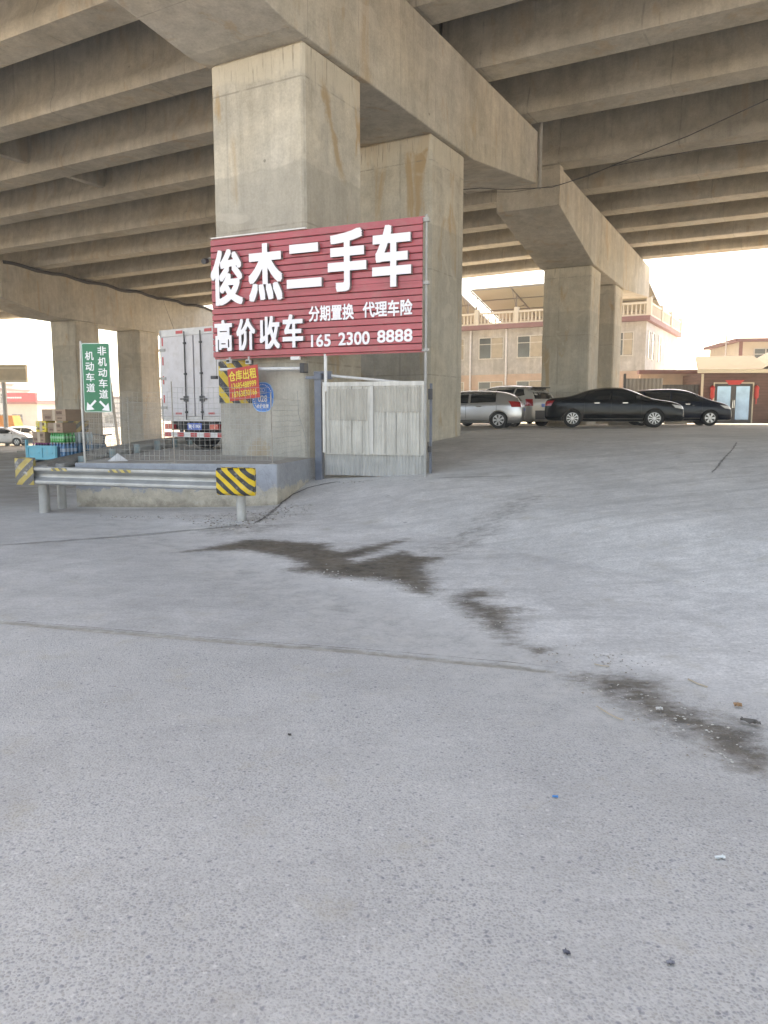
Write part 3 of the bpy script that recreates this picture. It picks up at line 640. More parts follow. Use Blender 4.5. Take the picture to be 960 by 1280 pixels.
obj('rim', disc(1, -.006, -.0045), plain('pale_blue_rim', (.25, .48, .78), .4), stk); obj('face', disc(.95, -.0085, -.0065), plain('sticker_blue', (.03, .20, .60), .4), stk)
tx = MB(); text_into(tx, '028', FV1, -.009, .002, cx-rx*.42, cx+rx*.42, cz-rz*.32, cz+rz*.12, .012); text_into(tx, '合护监督', FV1, -.009, .002, cx-rx*.55, cx+rx*.55, cz-rz*.72, cz-rz*.47, .02)
tx.box(cx-rx*.3, cx+rx*.28, -.011, -.009, cz+rz*.24, cz+rz*.26, FV1)
for ex in (-.13, .07): tx.tube([FV1(cx+rx*(ex+.13*math.cos(a)), -.010, cz+rz*(.47+.12*math.sin(a))) for a in np.linspace(0, 6.2, 14)], .004, 4)
for i in range(22):
    a = R(20+i*10); tx.box(cx+rx*.84*math.cos(a)-.008, cx+rx*.84*math.cos(a)+.008, -.0105, -.009, cz+rz*.84*math.sin(a)-.01, cz+rz*.84*math.sin(a)+.01, FV1)
obj('lettering', tx, 'white', stk)

# ------------------------------------------------------------------ gate of corrugated sheet
GL, GR = Vector((-1.075, 13.7, 0)), Vector((.70, 13.1, 0))
FG = F(GL.x, GL.y, math.atan2(GR.y-GL.y, GR.x-GL.x)); GW = (GR-GL).length
gate = thing('gate', 'dirty white corrugated sheet gate under the red sign', 'gate', tuple(GL))
def sheetmat(name, col, alpha_dirt, tr=.25):
    m, nt, b = mat(name); n = NB(nt); p = n.P()
    st = n.rng(n.noise(n.vscale(p, (9, 9, .5)), 1.6, 6, .7), .3, .72, 1.12, .72)
    c = n.scalec(col, n.math('MULTIPLY', st, n.rng(n.noise(p, 2, 6, .7), .3, .7, .86, 1.1)))
    k = n.rng(n.noise(n.vscale(p, (3, 3, 1.2)), 2.2, 7, .7), .56, .72, 0, alpha_dirt); c = n.mix(k, c, (.30, .27, .23))
    n.lk(c, b.inputs['Base Color']); b.inputs['Roughness'].default_value = .55; return m
def corrugated(x0, x1, z0, z1, y, fr, pitch, amp, jitter=0):
    n = int((x1-x0)/pitch*6); A = []; 
    for i in range(n+1):
        x = x0+(x1-x0)*i/n; ph = (i % 6); yy = y-amp*(1, 1, .2, -.0, .2, 1)[ph]
        A.append((x, yy))
    mb = MB(); nz = 5
    for sgn in (0, .004): mb.grid([[fr(x, yy+sgn+jitter*math.sin(k*1.9+x*5), z0+(z1-z0)*k/nz) for x, yy in A] for k in range(nz+1)])
    return mb
obj('sheet_panel', corrugated(.02, GW, .80, 2.055, 0, FG, .062, .012, .006), sheetmat('dirty_white_sheet', (.56, .54, .49), .45), gate, recalc=False)
obj('lower_panel', corrugated(.05, GW-.02, .43, .815, .03, FG, .058, .012, .004), sheetmat('bluish_lower_sheet', (.43, .425, .405), .55), gate, recalc=False)
for a, b, c, d in ((.12, .83, 1.40, 1.94), (.98, 1.78, 1.54, 1.96)):
    obj('patch_panel', corrugated(a, b, c, d, -.016, FG, .062, .012, .002), sheetmat('greyer_patch', (.46, .435, .385), .3), gate, recalc=False)
fm = MB(); fm.box(0, GW, .05, .09, 1.99, 2.05, FG).box(0, .05, .05, .09, .42, 2.0, FG).box(GW-.05, GW, .05, .09, .42, 2.0, FG).box(.9, .94, .05, .09, .45, 2.0, FG).box(.05, GW-.05, .05, .09, .80, .84, FG)
sm_ = MB()
for k_ in range(9): sm_.box(.13+k_*.205, .136+k_*.205, -.018, -.013, .83, 1.99, FG)
obj('seam', sm_, plain('sheet_seam', (.25, .235, .21), .8), gate)
obj('gate_frame', fm, 'galvdull', gate)
lt = MB().box(.0, .05, -.03, .0, .83, 2.0, FG).box(.0, GW, -.022, -.018, 1.985, 2.06, FG).box(.88, .945, -.022, -.018, .82, 2.0, FG)
obj('cover_strip', lt, sheetmat('pale_strip', (.64, .62, .58), .5), gate)
pp = thing('gate_post', 'blue grey steel post between the pier and the gate', 'post', tuple(FG(-.12, .05, .35)), group='steel posts of the gate')
obj('post_body', MB().box(-.17, -.04, .0, .12, .25, 2.22, FG), 'blue_steel', pp, bevel=.008)
obj('bracket', MB().box(-.32, -.03, -.03, -.001, 2.12, 2.17, FG).box(-.23, .10, .123, .2, 2.12, 2.26, FG), 'blue_steel', pp)
obj('top_rail', MB().tube([FG(.09, .16, 2.18), FG(.9, .30, 2.10), FG(1.4, .4, 2.05)], .025, 8), 'white_steel', pp)
pp = thing('gate_post', 'thin blue steel post at the free end of the gate', 'post', tuple(FG(GW+.07, .05, .45)), group='steel posts of the gate')
obj('post_body', MB().box(GW+.045, GW+.085, .1, .14, .40, 2.02, FG), 'blue_steel', pp); obj('latch', MB().box(GW+.03, GW+.1, .06, .099, 1.75, 1.93, FG).box(GW+.03, GW+.09, .06, .099, .86, .96, FG), 'dark', pp)

M['rusty'] = plain('dull_rusty_steel', (.34, .31, .27), .7, .2, .2, 6)
M['wire'] = plain('fence_wire', (.44, .44, .42), .6, .4, .1, 6)
# ------------------------------------------------------------------ wire mesh fence on the platform
WP = [Vector((-4.86, 12.53)), Vector((-3.38, 12.40)), Vector((-1.78, 12.27))]
CA = FV1(-.12, -.05, 0); LB = Vector((-4.9, 17.2)); LM = Vector((-4.88, 14.8))
fence = thing('wire_mesh_fence', 'sagging welded wire mesh fence along the platform edge', 'fence', (-3.4, 12.4, ZP))
def mesh_panel(a, b, z0, z1, cell, r=.0024, seed=0, sag=.012):
    rr = random.Random(seed); a = Vector((a[0], a[1], 0)); b = Vector((b[0], b[1], 0)); L = (b-a).length; mb = MB(); nx = int(L/cell); nz = int((z1-z0)/cell)
    nn = (b-a).normalized().cross(Vector((0, 0, 1)))
    wob = lambda t, z: nn*(sag*math.sin(t*9+z*2)*math.sin(t*3.1))+Vector((0, 0, -sag*math.sin(math.pi*((t*2) % 1))))
    for i in range(nx+1):
        t = i/nx; mb.tube([a.lerp(b, t)+wob(t, z)+Vector((0, 0, z)) for z in np.linspace(z0, z1, 5)], r, 4, caps=False)
    for k in range(nz+1):
        z = z0+(z1-z0)*k/nz; mb.tube([a.lerp(b, t)+wob(t, z)+Vector((0, 0, z)) for t in np.linspace(0, 1, 15)], r, 4, caps=False)
    return mb
for i, (a, b, zt_) in enumerate(((WP[0], WP[1], 1.86), (WP[1], WP[2], 1.93), (WP[2], CA, 1.75), (WP[0], LM, 1.8), (LM, LB, 1.75))):
    obj('mesh_panel', mesh_panel(a, b, ZP+.05, zt_, .082, seed=i), 'wire', fence, recalc=False)
for p, h in ((WP[1], 1.30), (WP[2], 1.12), (LM, 1.1), (LB, 1.1)):
    obj('post', MB().tube([Vector((p[0], p[1], ZP-.05)), Vector((p[0]-.012, p[1], ZP+h))], .010, 8).box(p[0]-.05, p[0]+.05, p[1]-.04, p[1]+.04, ZP, ZP+.01), 'rusty', fence, smooth=False)
obj('top_wire', MB().tube([CA+Vector((-.05, 0, 1.92)), CA+Vector((-.03, -.02, 1.5)), CA+Vector((.12, -.1, 1.0)), CA+Vector((.15, -.12, ZP))], .006, 5), 'galvdull', fence)
# ------------------------------------------------------------------ green lane sign on its pole
GS = thing('lane_sign', 'tall green road sign with white Chinese lane names and two arrows', 'road sign', (-4.88, 12.5, ZP))
obj('pole', MB().tube([(-4.87, 12.52, ZP-.1), (-4.875, 12.52, 1.6), (-4.845, 12.52, 2.66)], .02, 10), 'galv', GS, smooth=True)
FSG = F(-4.82, 12.47, R(-4)); gx0, gx1, gz0, gz1 = .0, .455, 1.535, 2.625
def rrect(x0, x1, z0, z1, r, y0, y1, fr):
    L = []
    for cx_, cz_, a0 in ((x1-r, z0+r, -90), (x1-r, z1-r, 0), (x0+r, z1-r, 90), (x0+r, z0+r, 180)):
        L += [(cx_+r*math.cos(R(a0+k*22.5)), cz_+r*math.sin(R(a0+k*22.5))) for k in range(5)]
    return MB().prism([fr(x, y0, z) for x, z in L], [fr(x, y1, z) for x, z in L])
obj('rim', rrect(gx0, gx1, gz0, gz1, .03, -.004, .012, FSG), plain('sign_rim', (.52, .66, .60), .5), GS)
obj('face', rrect(gx0+.012, gx1-.012, gz0+.012, gz1-.012, .022, -.0075, -.0045, FSG), plain('sign_green', (.007, .175, .085), .45, 0, .08, 4), GS)
tx = MB()
def vtext(s, xa, xb, za, zb_):
    n = len(s); ch = (za-zb_)/n
    for i, c in enumerate(s): text_into(tx, c, FSG, -.0085, .003, xa, xb, za-(i+1)*ch+ch*.09, za-i*ch-ch*.09, .014)
k = (gz1-gz0)/86.
def gy(py): return gz1-(py-429)*k
vtext('机动车道', .055, .195, gy(438), gy(491)); vtext('非机动车道', .262, .405, gy(432), gy(499))
obj('lettering', tx, 'white', GS)
def arrow(cx_, cz_, sx):
    P = [(-.075, .075), (-.045, .085), (.03, .0), (.065, .035), (.075, -.085), (-.055, -.075), (-.015, -.04), (-.085, .045)]
    P = [(.06, .085), (.085, .06), (.0, -.025), (.045, -.07), (-.085, -.085), (-.07, .045), (-.025, .0)]
    L = [(cx_+sx*a, cz_+b) for a, b in P]
    return MB().prism([FSG(x, -.0115, z) for x, z in L], [FSG(x, -.0085, z) for x, z in L])
obj('arrow', arrow(.125, gy(506), 1), 'white', GS); obj('arrow', arrow(.335, gy(507), -1), 'white', GS)

# ------------------------------------------------------------------ guard rails
def wbeam(pts, zc, h=.31, depth=.083):
    """corrugated beam following pts (2D); front is on the right of travel"""
    S = [(-.5, .15), (-.42, .0), (-.36, .0), (-.13, .85), (-.05, 1.), (.05, 1.), (.13, .85), (.36, .0), (.42, .0), (.5, .15)]
    S = [(-.5,.55),(-.44,.95),(-.36,1.),(-.28,.95),(-.1,.08),(0,0),(.1,.08),(.28,.95),(.36,1.),(.44,.95),(.5,.55)]
    P = [Vector((p[0], p[1], 0)) for p in pts]; mb = MB(); Gs = []
    for off in (0, -.004):
        G = []
        for i, p in enumerate(P):
            t = (P[min(i+1, len(P)-1)]-P[max(i-1, 0)]).normalized(); nn = Vector((t.y, -t.x, 0)); z = zc[i] if isinstance(zc, (list, tuple)) else zc
            G.append([p+nn*(b*depth+off)+Vector((0, 0, z+a*h)) for a, b in S])
        mb.grid(G)
    return mb
RL = Vector((-5.22, 11.71)); RR = Vector((-2.01, 10.73)); rd = (RR-RL).normalized()
gr = thing('guard_rail', 'grey steel guard rail with striped end caps before the platform', 'guard rail', (RL.x, RL.y, 0))
rp = [RL-rd*.32+(rd*k*.25) for k in range(int(((RR-RL).length+.55)/.25)+1)]
nrm = Vector((rd.y, -rd.x))
def front(p, o=.0): return p+nrm*o
obj('beam', wbeam([front(p, .075) for p in rp], .585, h=.275, depth=.075), 'galv', gr, recalc=False, smooth=True)
for p, m in ((RR, 'galv'), (RL, 'galvdull'), (RL-rd*.12-nrm*.55, 'galvdull')):
    obj('post', MB().tube([Vector((p.x, p.y, -.2)), Vector((p.x, p.y, .72))], .068, 18), m, gr, smooth=True)
M['cap_stripes'] = stripes('yellow_black_stripes', (.72, .47, .02), (.025, .026, .03), (rd.x*.72, rd.y*.72, .85), 7.4, .3, .4, (.5, .48, .44))
M['cap_worn'] = stripes('worn_orange_white_stripes', (.42, .31, .09), (.12, .115, .11), (rd.x*.72, rd.y*.72, -.85), 5.5, .75, .5, (.5, .49, .48))
# rounded terminal wrapped over the beam end
def endcap(c, d, w, h, m, wr):
    f = F(c.x, c.y, math.atan2(d.y, d.x)); L = []
    L = [(0, -.115), (w*.72, -.125), (w*.9, -.10), (w, -.03), (w*.97, .05), (w*.8, .09), (0, .09)]
    zs_ = [(.575-h/2, .6), (.575-h/2+.03, .93), (.575-h*.22, 1.), (.575-h*.1, .93), (.575+h*.1, .93), (.575+h*.22, 1.), (.575+h/2-.03, .93), (.575+h/2, .6)]
    mb = MB(); mb.grid([[f(x, y*k_, z) for x, y in L] for z, k_ in zs_]); mb.grid([[f(x*.985, y*k_*.93, z) for x, y in L] for z, k_ in zs_])
    return obj('end_cap', mb, m, gr, recalc=False, smooth=True)
endcap(RR-rd*.28+nrm*.075, rd, .55, .38, 'cap_stripes', 0)
def endcap_left():
    c = RL-rd*.27+nrm*.05; f = F(c.x, c.y, math.atan2(rd.y, rd.x))
    L = [(.25, -.115), (0, -.13), (-.10, -.10), (-.15, 0), (-.12, .1), (-.02, .14), (.1, .12)]
    mb = MB(); zs_ = [(.44, .9), (.5, 1), (.6, .93), (.72, 1), (.84, .95)]
    mb.grid([[f(x, y*k_, z) for x, y in L] for z, k_ in zs_]); mb.grid([[f(x*.97+.003, y*k_*.94, z) for x, y in L] for z, k_ in zs_])
    obj('end_cap', mb, 'cap_worn', gr, recalc=False, smooth=True)
endcap_left()
M['sticker_worn'] = stripes('worn_reflective_sticker', (.55, .42, .12), (.16, .15, .13), (rd.x, rd.y, 1.), 8, .7, .5, (.55, .55, .54))
for a, b in ((.62, .9), (1.62, 2.0)):
    P0 = RL-rd*.32+rd*a+nrm*.154; P1 = RL-rd*.32+rd*b+nrm*.154
    obj('reflective_strip', MB().quad(Vector((*P0, .66)), Vector((*P1, .66)), Vector((*P1, .705)), Vector((*P0, .705))), 'sticker_worn', gr, recalc=False)
# side rail running back beside the platform
sr = thing('guard_rail', 'long dull guard rail running back beside the platform towards the lorry', 'guard rail', (-5.45, 12.2, 0))
sp = [Vector((-5.30-.012*k*k*.05-.06*math.sin(k*.2), 11.95+k*.8)) for k in range(20)]
ztop = [float(np.interp(p.y, [12, 15, 18, 22, 27], [.76, .86, .92, .90, .78])) for p in sp]
obj('beam', wbeam([Vector((p.x-.09, p.y)) for p in sp[::-1]], [z-.14 for z in ztop[::-1]], h=.27), 'galvdull', sr, recalc=False, smooth=True)
M['bluegreen'] = plain('blue_green_post', (.28, .38, .39), .55, .2, .15, 5, dirt=((.3, .28, .25), .5))
for k in range(0, 20, 2):
    p = sp[k]; obj('post', MB().tube([Vector((p.x, p.y, -.2)), Vector((p.x, p.y, ztop[k]-.04))], .068, 14), 'bluegreen' if k else 'galvdull', sr, smooth=True)
fr_ = thing('guard_rail', 'short far guard rail standing in the sun beyond the left lane', 'guard rail', (-18.5, 42, tz(-18.5, 42)))
zq = tz(-18, 41)
obj('beam', wbeam([Vector((-19.5+.6*k, 41.5+.12*k)) for k in range(4)], zq+.66, h=.33), 'galvdull', fr_, recalc=False, smooth=True)
for k in range(4): obj('post', MB().tube([(-19.3+.5*k, 41.58+.1*k, zq-.2), (-19.3+.5*k, 41.58+.1*k, zq+.7)], .09, 10), 'galvdull', fr_, smooth=True)
obj('kerb_block', MB().box(-19.8, -17.4, 41.5, 42.1, zq-.1, zq+.1), 'raw', fr_)

# ------------------------------------------------------------------ cars
def evald(o):
    dg = bpy.context.evaluated_depsgraph_get(); dg.update(); me = bpy.data.meshes.new_from_object(o.evaluated_get(dg)); return me
PAINT = {}
def paint(name, col, metal=.3, rough=.28):
    if name not in PAINT: PAINT[name] = plain(name, col, rough, metal, .04, 2, coat=.12 if max(col) < .1 else .5, spec=.18 if max(col) < .1 else .4)
    return PAINT[name]
def patch(bvh, c, d, nu=7, nv=5, off=.006):
    c = [Vector(p) for p in c]; d = Vector(d).normalized(); G = []
    for j in range(nv):
        row = []
        for i in range(nu):
            u, v = i/(nu-1), j/(nv-1); p = c[0].lerp(c[1], u).lerp(c[3].lerp(c[2], u), v)
            h = bvh.ray_cast(p-d*3, d)
            row.append((h[0]-d*off) if h[0] else p)
        G.append(row)
    return G
SEDAN = dict(st=[(-2.41,.62,.60,.74,.36,.6),(-2.40,.90,.86,.76,.30,.6),(-2.33,1.04,.97,.81,.24,.64),(-2.1,1.08,1.0,.86,.22,.66),(-1.65,1.10,1.0,.89,.22,.66),(-1.3,1.2,1.0,.9,.21,.6),(-.8,1.40,.985,.905,.2,.57),(-.1,1.46,.965,.91,.2,.57),(.4,1.43,.95,.91,.2,.57),(.8,1.28,.945,.91,.2,.6),(1.3,1.02,.93,.90,.2,.68),(1.75,.97,.90,.89,.2,.7),(2.12,.90,.83,.87,.2,.7),(2.34,.80,.74,.80,.2,.66),(2.41,.66,.62,.74,.22,.6),(2.42,.5,.47,.70,.26,.55)],
    ax=(-1.4, 1.42), r=.325, side=[[(-1.38,1.06),(-1.02,1.035),(-.86,1.33),(-.98,1.28)],[(-.97,1.03),(-.1,1.0),(-.1,1.405),(-.78,1.36)],[(-.02,1.0),(1.02,.99),(.52,1.355),(-.02,1.405)]],
    wind=[(1.30,.66,1.04),(.62,.52,1.36)], rear=[(-1.55,.64,1.13),(-.92,.5,1.35)], head=[(2.05,.80,.70),(2.36,.42,.60),(2.33,.42,.71),(1.95,.80,.82)], tail=[(-2.2,.85,.78),(-2.42,.4,.78),(-2.40,.4,.95),(-2.1,.85,.97)], mir=(.85,1.0))
HATCH = dict(st=[(-2.11,.60,.58,.72,.36,.56),(-2.10,.88,.84,.76,.28,.58),(-2.03,1.06,.97,.80,.22,.6),(-1.86,1.28,1.0,.85,.2,.58),(-1.5,1.45,1.01,.875,.19,.57),(-.8,1.5,.99,.88,.19,.57),(0,1.515,.97,.885,.19,.57),(.5,1.45,.955,.885,.19,.57),(.9,1.26,.95,.88,.19,.6),(1.32,1.05,.93,.86,.2,.66),(1.62,.98,.90,.86,.2,.66),(1.88,.90,.83,.83,.2,.64),(2.06,.78,.72,.76,.2,.6),(2.12,.62,.58,.70,.23,.56),(2.13,.48,.45,.66,.27,.5)],
    ax=(-1.27, 1.28), r=.315, side=[[(-1.72,1.12),(-1.22,1.05),(-1.22,1.37),(-1.55,1.33)],[(-1.14,1.04),(-.22,1.0),(-.22,1.43),(-1.14,1.38)],[(-.14,1.0),(.98,.99),(.58,1.34),(-.14,1.43)]],
    wind=[(1.32,.62,1.06),(.72,.5,1.36)], rear=[(-2.03,.6,1.07),(-1.72,.5,1.34)], head=[(1.78,.78,.70),(2.08,.42,.62),(2.03,.42,.73),(1.6,.8,.84)], tail=[(-1.85,.84,.84),(-2.1,.5,.86),(-2.08,.5,1.0),(-1.75,.84,1.1)], mir=(.88,1.0))
CARS = {}
def make_car(name, spec, label, loc, rz, pm, zs=1., ys=1., rimstyle=8, plate='front', trim=None, group='cars parked under the viaduct', lower=None, roof_rails=False, spoiler=False, xs=1., cat='car'):
    t = thing(name, label, cat, loc, rz, group, local=True)
    rings = []
    for x, zt_, zb_, hw, z0, hr in spec['st']:
        x *= xs; zt_ *= zs; zb_ *= zs; hw *= ys; hr *= ys
        hh = max(zt_-zb_, .02)
        half = [(0, z0), (hw*.78, z0), (hw*.985, z0+.09), (hw, z0+.42*(zb_-z0)), (hw*.97, zb_-.07), (hw*.925, zb_), (hw*.925+(hr-hw*.925)*.55, zb_+hh*.58), (hr, zb_+hh*.9), (hr*.55, zt_), (0, zt_+.008)]
        rings.append([Vector((x, -y, z)) for y, z in half]+[Vector((x, y, z)) for y, z in half[-2:0:-1]])
    mb = MB(); n = len(rings[0])
    for i in range(len(rings)-1):
        for k in range(n): pass
    vs = [p for r in rings for p in r]; fs = [(i*n+k, i*n+(k+1) % n, (i+1)*n+(k+1) % n, (i+1)*n+k) for i in range(len(rings)-1) for k in range(n)]
    fs += [tuple(range(n-1, -1, -1)), tuple((len(rings)-1)*n+k for k in range(n))]; mb.add(vs, fs)
    tmp = obj('tmp', mb, pm, smooth=False); md = tmp.modifiers.new('s', 'SUBSURF'); md.levels = 2; md.render_levels = 2
    r = spec['r']*(1.12 if zs > 1.08 else 1.0); cut = MB()
    for ax in spec['ax']:
        for s in (-1, 1): cut.tube([(ax*xs, s*.52, r), (ax*xs, s*1.3, r)], r*1.14, 24)
    cu = obj('cut', cut, 'black'); bo = tmp.modifiers.new('b', 'BOOLEAN'); bo.object = cu; bo.operation = 'DIFFERENCE'; bo.solver = 'EXACT'
    me = evald(tmp); bpy.data.objects.remove(tmp); bpy.data.objects.remove(cu)
    me.polygons.foreach_set('use_smooth', [True]*len(me.polygons)); me.name = name+'_body'
    body = bpy.data.objects.new('body', me); link(body, t); es = body.modifiers.new('split', 'EDGE_SPLIT'); es.split_angle = R(35)
    bvh = BVHTree.FromPolygons([v.co for v in me.vertices], [tuple(p.vertices) for p in me.polygons])
    S = lambda p: (p[0]*xs, p[1]*ys, p[2]*zs)
    for s in (-1, 1):
        for q_ in spec['side']:
            obj('side_window', MB().grid(patch(bvh, [S((x, s*1.2, z)) for x, z in q_], (0, -s, 0))), 'glass', t, recalc=False, smooth=True)
        obj('headlight', MB().grid(patch(bvh, [S((a, s*b, c)) for a, b, c in spec['head']], (-.8, -.6*s, 0), off=.008)), 'headlight', t, recalc=False, smooth=True)
        obj('tail_light', MB().grid(patch(bvh, [S((a, s*b, c)) for a, b, c in spec['tail']], (.75, -.66*s, 0), off=.008)), 'redlight', t, recalc=False, smooth=True)
        mx, mz = spec['mir']; mm = MB().box(mx*xs-.09, mx*xs+.05, s*.93*ys-.0, s*.93*ys+s*.17, mz*zs-.0, mz*zs+.12)
        obj('mirror', mm, pm, t, bevel=.025)
        hm = MB()
        for hx in (-.55, .42): hm.box(hx*xs-.09, hx*xs+.09, s*.905*ys, s*.945*ys, .86*zs, .885*zs)
        obj('door_handle', hm, 'chrome' if not trim else pm, t)
        L0 = [(spec['ax'][0]*xs+r*1.2, .30*zs), (spec['ax'][1]*xs-r*1.2, .30*zs)]
        obj('sill_strip', MB().grid(patch(bvh, [(L0[0][0], s*1.2, .29*zs), (L0[1][0], s*1.2, .29*zs), (L0[1][0], s*1.2, .325*zs), (L0[0][0], s*1.2, .325*zs)], (0, -s, 0), off=.008)), 'chrome' if not lower else 'dark', t, recalc=False)
        if lower:
            obj('lower_cladding', MB().grid(patch(bvh, [(L0[0][0], s*1.2, .23), (L0[1][0], s*1.2, .23), (L0[1][0], s*1.2, .40*zs), (L0[0][0], s*1.2, .40*zs)], (0, -s, 0), off=.004)), 'dark', t, recalc=False)
        # door shut lines
        for dx in (-.06, spec['side'][-1][1][0]-.02 if False else 1.0*.98, -.98 if spec is SEDAN else -1.18):
            obj('door_gap', MB().grid(patch(bvh, [(dx*xs-.006, s*1.2, .36*zs), (dx*xs+.006, s*1.2, .36*zs), (dx*xs+.006, s*1.2, .98*zs), (dx*xs-.006, s*1.2, .98*zs)], (0, -s, 0), 2, 8, off=.002)), 'black', t, recalc=False)
    (x0, y0, z0), (x1, y1, z1) = spec['wind']
    obj('windscreen', MB().grid(patch(bvh, [S(p) for p in ((x0, -y0, z0), (x0, y0, z0), (x1, y1, z1), (x1, -y1, z1))], (-1, 0, -.25))), 'glass', t, recalc=False, smooth=True)
    (x0, y0, z0), (x1, y1, z1) = spec['rear']
    obj('rear_window', MB().grid(patch(bvh, [S(p) for p in ((x0, -y0, z0), (x0, y0, z0), (x1, y1, z1), (x1, -y1, z1))], (1, 0, -.25 if spec is SEDAN else 0))), 'glass', t, recalc=False, smooth=True)
    fx = spec['st'][-1][0]*xs; rx_ = spec['st'][0][0]*xs
    obj('grille', MB().grid(patch(bvh, [(fx, -.42, .53*zs), (fx, .42, .53*zs), (fx, .38, .64*zs), (fx, -.38, .64*zs)], (-1, 0, 0))), 'chrome', t, recalc=False)
    obj('front_intake', MB().grid(patch(bvh, [(fx, -.55, .33*zs), (fx, .55, .33*zs), (fx, .5, .44*zs), (fx, -.5, .44*zs)], (-1, 0, 0))), 'dark', t, recalc=False)
    obj('number_plate', MB().grid(patch(bvh, [(rx_, -.22, .70*zs), (rx_, .22, .70*zs), (rx_, .22, .82*zs), (rx_, -.22, .82*zs)], (1, 0, 0), off=.012)), 'plate_blue', t, recalc=False)
    obj('bumper_trim', MB().grid(patch(bvh, [(rx_, -.8*ys, .30), (rx_, .8*ys, .30), (rx_, .8*ys, (.58 if trim else .50)*zs), (rx_, -.8*ys, (.58 if trim else .50)*zs)], (1, 0, 0), off=.006)), 'dark' if lower or trim else pm, t, recalc=False)
    if trim:
        obj('roof_panel', MB().grid(patch(bvh, [(-1.75*xs, -.53*ys, 3), (.6*xs, -.53*ys, 3), (.6*xs, .53*ys, 3), (-1.75*xs, .53*ys, 3)], (0, 0, -1), 9, 7, off=.006)), 'glass', t, recalc=False, smooth=True)
    if roof_rails:
        for s in (-1, 1): obj('roof_rail', MB().tube([(-1.4*xs, s*.5*ys, 1.43*zs), (-1.2*xs, s*.5*ys, 1.51*zs), (0, s*.5*ys, 1.545*zs), (.45*xs, s*.5*ys, 1.47*zs)], .02, 6), 'dark', t)
    if spoiler: obj('spoiler', MB().box(-1.93*xs, -1.62*xs, -.5*ys, .5*ys, 1.38*zs, 1.41*zs), 'dark' if trim else pm, t, bevel=.02)
    for ax in spec['ax']:
        for s in (-1, 1): wheel(t, ax*xs, s*.79*ys, r, s, rimstyle)
    return t
def wheel(t, x, y, r, s, style, w=.2, hub='rim'):
    fn = lambda rad, a, h: (x+rad*math.cos(a), y+s*h, r+rad*math.sin(a))
    pr = [(r*.62, -w/2), (r*.93, -w/2), (r, -w*.3), (r, w*.3), (r*.94, w/2), (r*.66, w/2), (r*.62, w*.36)]
    ty = MB().lathe(pr, 28, fn); o = obj('tyre', ty, 'tyre', t, smooth=True)
    rm = MB().lathe([(r*.67, w*.30), (r*.67, w*.46), (r*.61, w*.48), (r*.59, w*.34)], 28, fn)
    n = style
    for k in range(n):
        a = 2*math.pi*k/n; da = (.55 if n < 8 else .42)*math.pi/n
        P = [(r*.14, a-da*1.6), (r*.62, a-da*.9), (r*.62, a+da*.9), (r*.14, a+da*1.6)]
        rm.prism([Vector(fn(q, b, w*.44)) for q, b in P], [Vector(fn(q, b, w*.36)) for q, b in P])
    rm.lathe([(r*.17, w*.38), (r*.17, w*.47), (r*.1, w*.5)], 16, fn)
    dk = MB().lathe([(r*.64, w*.2), (r*.64, w*.28), (r*.05, w*.29)], 20, fn)
    obj('rim', rm, hub, o, smooth=False); obj('brake_disc', dk, 'dark', o)
def car_at(px0, px1, Y, heading, L):
    pass
def gpos(px, Y): 
    x = atY(px, 518, Y).x; return (x, Y, tz(x, Y))
black = paint('black_car_paint', (.006, .007, .009), 0, .16)
x, y, z = gpos(765, 28.6)
make_car('sedan', SEDAN, 'glossy black sedan with bright multi spoke wheels beside the far pier', (x, y, z), R(-15), black, rimstyle=10)
x, y, z = gpos(839, 32.3)
make_car('hatchback', HATCH, 'dark blue hatchback parked between the black sedan and the brown shed', (x, y, z), R(-9), paint('dark_blue_paint', (.008, .012, .026), 0, .18), rimstyle=6, xs=1.04, ys=1.0, zs=1.0)
x, y, z = gpos(585, 29.3)
make_car('hatchback', dict(HATCH, side=HATCH['side'][1:], tail=[(-1.75,.86,.84),(-2.1,.42,.86),(-2.08,.42,1.02),(-1.7,.86,1.08)], rear=[(-2.0,.66,1.08),(-1.6,.56,1.38)]), 'silver hatchback half hidden behind the pier next to the gate', (x, y, z), R(180-16), paint('silver_paint', (.58, .585, .60), .75, .3), rimstyle=7, xs=1.0, zs=.93, spoiler=False)
x, y, z = gpos(630, 33.0)
make_car('suv', dict(HATCH, tail=[(-1.9,.86,.74),(-2.09,.66,.74),(-2.07,.66,.98),(-1.9,.86,.98)], rear=[(-2.03,.78,.99),(-1.66,.6,1.42)]), 'white off roader with black roof and dark windows behind the silver hatchback', (x, y, z), R(180-52), paint('cream_white_paint', (.42, .405, .38), .05, .3), rimstyle=6, xs=1.06, zs=1.13, ys=1.06, lower=True, roof_rails=False, spoiler=True, trim=True)
x, y, z = gpos(668, 39)
make_car('hatchback', HATCH, 'pale car just showing its dark rear window beside the far pier', (x, y, z), R(180-60), paint('pale_grey_paint', (.55, .55, .54), .2, .3), rimstyle=6, zs=1.0)
for px, Y, a, lab in ((2, 62, 8, 'white car at the far left edge beyond the viaduct'), (33, 66, -4, 'small white car in the sun behind the far guard rail')):
    x, y, z = gpos(px, Y); make_car('hatchback', HATCH, lab, (x, y, z), R(a), paint('white_car_paint', (.72, .72, .72), 0, .3), rimstyle=6, group='white cars beyond the left lane')

# ------------------------------------------------------------------ box lorry behind the near pier
LX, LY = -4.12, 16.95
lo = thing('box_lorry', 'white box lorry seen from behind beyond the wire fence', 'lorry', (LX, LY, ZP), R(-34), local=True)
